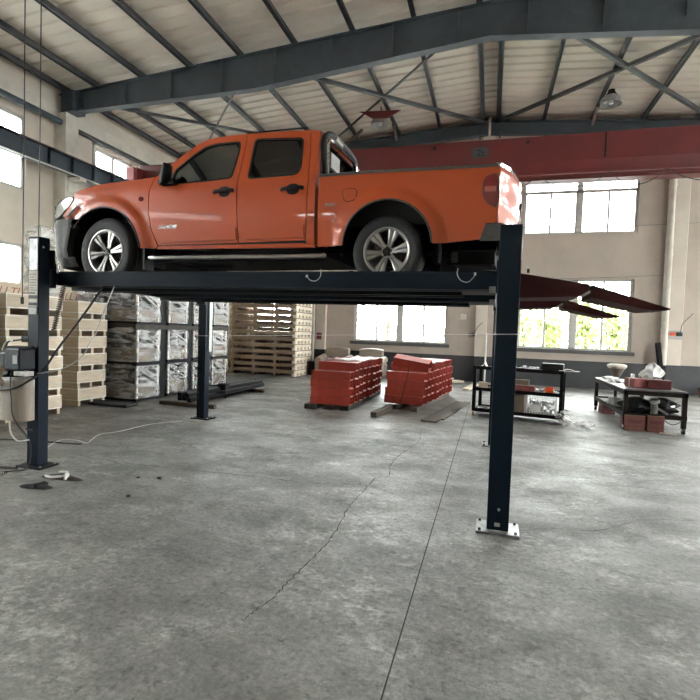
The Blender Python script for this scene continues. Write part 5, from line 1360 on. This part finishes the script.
# cracks and the joint in the slab
def crack(pts, w, seed):
    q = random.Random(seed); P = catmull([(x,y,0) for x, y in pts], 9); L_ = []; Rr = []
    for i, p in enumerate(P):
        t = (P[min(i+1,len(P)-1)]-P[max(i-1,0)]).normalized(); n = Vector((-t.y,t.x,0)); o = n*q.uniform(-w*1.6,w*1.6); ww = w*q.uniform(.25,1.0)
        L_.append(tuple(p+o+n*ww+Vector((0,0,.0015)))); Rr.append(tuple(p+o-n*ww+Vector((0,0,.0015))))
    return struct(MB().grid([L_, Rr]).build('floor_crack', M['crack']))
crack([(-1.262,2.45),(-1.25,2.53),(-1.2,2.75),(-1.194,2.93),(-1.16,3.3),(-1.14,3.606),(-1.17,4.0),(-1.206,4.408),(-1.19,4.9),(-1.178,5.336)], .006, 1)
crack([(-1.178,5.336),(-1.05,5.45),(-1.11,5.9),(-1.10,6.48),(-.98,7.4),(-1.05,8.2)], .005, 2)
crack([(-4.82,4.845),(-4.21,4.756),(-3.48,4.794),(-2.6,4.85),(-1.905,4.88)], .006, 3)
crack([(-1.905,4.88),(-1.4,4.9),(-1.0,4.75)], .003, 4)
crack([(.35,4.36),(.6,4.5),(1.0,4.62),(1.41,5.02),(1.9,5.2)], .004, 5)
crack([(-7.0,6.2),(-6.2,5.8),(-5.4,5.6)], .004, 6)
struct(MB().box((-.402,YF,.0),(-.394,YB,.0012)).build('floor_joint', M['crack']))
struct(MB().box((-6.303,YF,.0),(-6.297,YB,.001)).build('floor_joint', M['crack']))

# ---------------------------------------------------------------- outside
struct(MB().box((-60,-50,-.30),(60,70,-.14)).build('outside_ground', M['soil']))
def tree(x, y, h, r, n, label, seed):
    q = random.Random(seed); t = thing('tree', label, 'tree', (x,y,-.14), 0, 'trees outside the back windows')
    mb = MB(); mb.cyl((0,0,0),(q.uniform(-.2,.2),0,h*.55),.10,.05)
    for k in range(6):
        a = q.uniform(0,2*PI); mb.cyl((0,0,h*(.22+.05*k)),(r*.6*math.cos(a),r*.6*math.sin(a),h*(.45+.07*k)),.04,.015,6)
    mb.build('trunk', M['bark'], t)
    mb = MB()
    for k in range(n):
        u, v, w_ = q.gauss(0,.5), q.gauss(0,.5), q.gauss(0,.45)
        c = Vector((u*r, v*r, h*.6+w_*h*.42)); 
        if c.z < .2: continue
        s = q.uniform(.11,.19); Mx = rot(q.uniform(0,6),c,q.uniform(-1.2,1.2),q.uniform(-1.2,1.2))
        mb.add([Mx@Vector(p) for p in ((-s,0,0),(0,-s*.5,.01),(s,0,0),(0,s*.5,.01))], [(0,1,2,3)])
    o = mb.build('foliage', M['leaf'], t, recalc=False); return t
TL = ['leafy green tree outside the lower right window, in its left pane','leafy green tree outside the lower right window, left of the mullion','leafy green tree outside the lower right window, right of the mullion','leafy green tree outside the lower right window, in its right pane','thin green tree outside the left window, in its left half','thin sapling outside the left window, second pane','thin tree outside the left window, right half']
for (x, y, h, r, n), lb, s in zip(((1.2,23.0,3.6,.7,900),(2.6,24.4,3.4,.7,900),(3.9,23.0,3.8,.7,1000),(5.4,24.4,3.7,.75,1000),(-6.6,24.0,3.8,.8,320),(-5.2,25.6,4.2,.6,240),(-2.2,25.0,4.0,.8,120)), TL, range(7)): tree(x,y,h,r,n,lb,40+s)
fn = thing('fence', 'low grey railing fence outside the left window', 'fence', (-4,22.5,-.14))
for k in range(60): MB().cyl((-5+k*.17,0,0),(-5+k*.17,0,1.55),.012,n=5).build('bar', M['fence'], fn)
for z in (.2,1.45): MB().box((-5,-.02,z),(5.2,.02,z+.04)).build('rail', M['fence'], fn)
mb = thing('utility_cabinet', 'pale utility cabinet outside the left window behind the fence', 'cabinet', (-4.35,23.2,-.14))
MB().box((-.3,-.2,0),(.3,.2,1.95)).build('body', M['woodp'], mb); MB().box((-.25,-.205,1.3),(.25,-.2,1.85)).build('door', M['label'], mb)

# ---------------------------------------------------------------- daylight and camera
w = bpy.data.worlds.new('overcast_sky'); sc.world = w; w.use_nodes = True
bg = w.node_tree.nodes['Background']; bg.inputs['Color'].default_value = (1.0,.992,.972,1); bg.inputs['Strength'].default_value = 38.0

cam = bpy.data.cameras.new('camera'); co = bpy.data.objects.new('camera', cam); COL.objects.link(co)
yaw, pit, rol, fpx = 0.2783, 0.0388, 0.0347, 487.42
fw = Vector((-math.sin(yaw)*math.cos(pit), math.cos(yaw)*math.cos(pit), -math.sin(pit)))
rt = Vector((math.cos(yaw), math.sin(yaw), 0)); up = rt.cross(fw)
r2 = rt*math.cos(rol)+up*math.sin(rol); u2 = up*math.cos(rol)-rt*math.sin(rol)
mx = Matrix((r2, u2, -fw)).transposed().to_4x4(); mx.translation = (0,0,1.65); co.matrix_world = mx
cam.sensor_width = 36; cam.sensor_fit = 'HORIZONTAL'; cam.lens = 36*fpx/700; cam.clip_start = .05; cam.clip_end = 300
sc.camera = co
vs = sc.view_settings; vs.view_transform = 'Standard'; vs.look = 'None'; vs.exposure = -0.15; vs.gamma = 1.0; vs.use_curve_mapping = False
sc.cycles.max_bounces = 8; sc.cycles.diffuse_bounces = 5; sc.cycles.transparent_max_bounces = 24; sc.cycles.use_denoising = True
sc.cycles.caustics_reflective = False; sc.cycles.caustics_refractive = False; sc.cycles.sample_clamp_indirect = 8
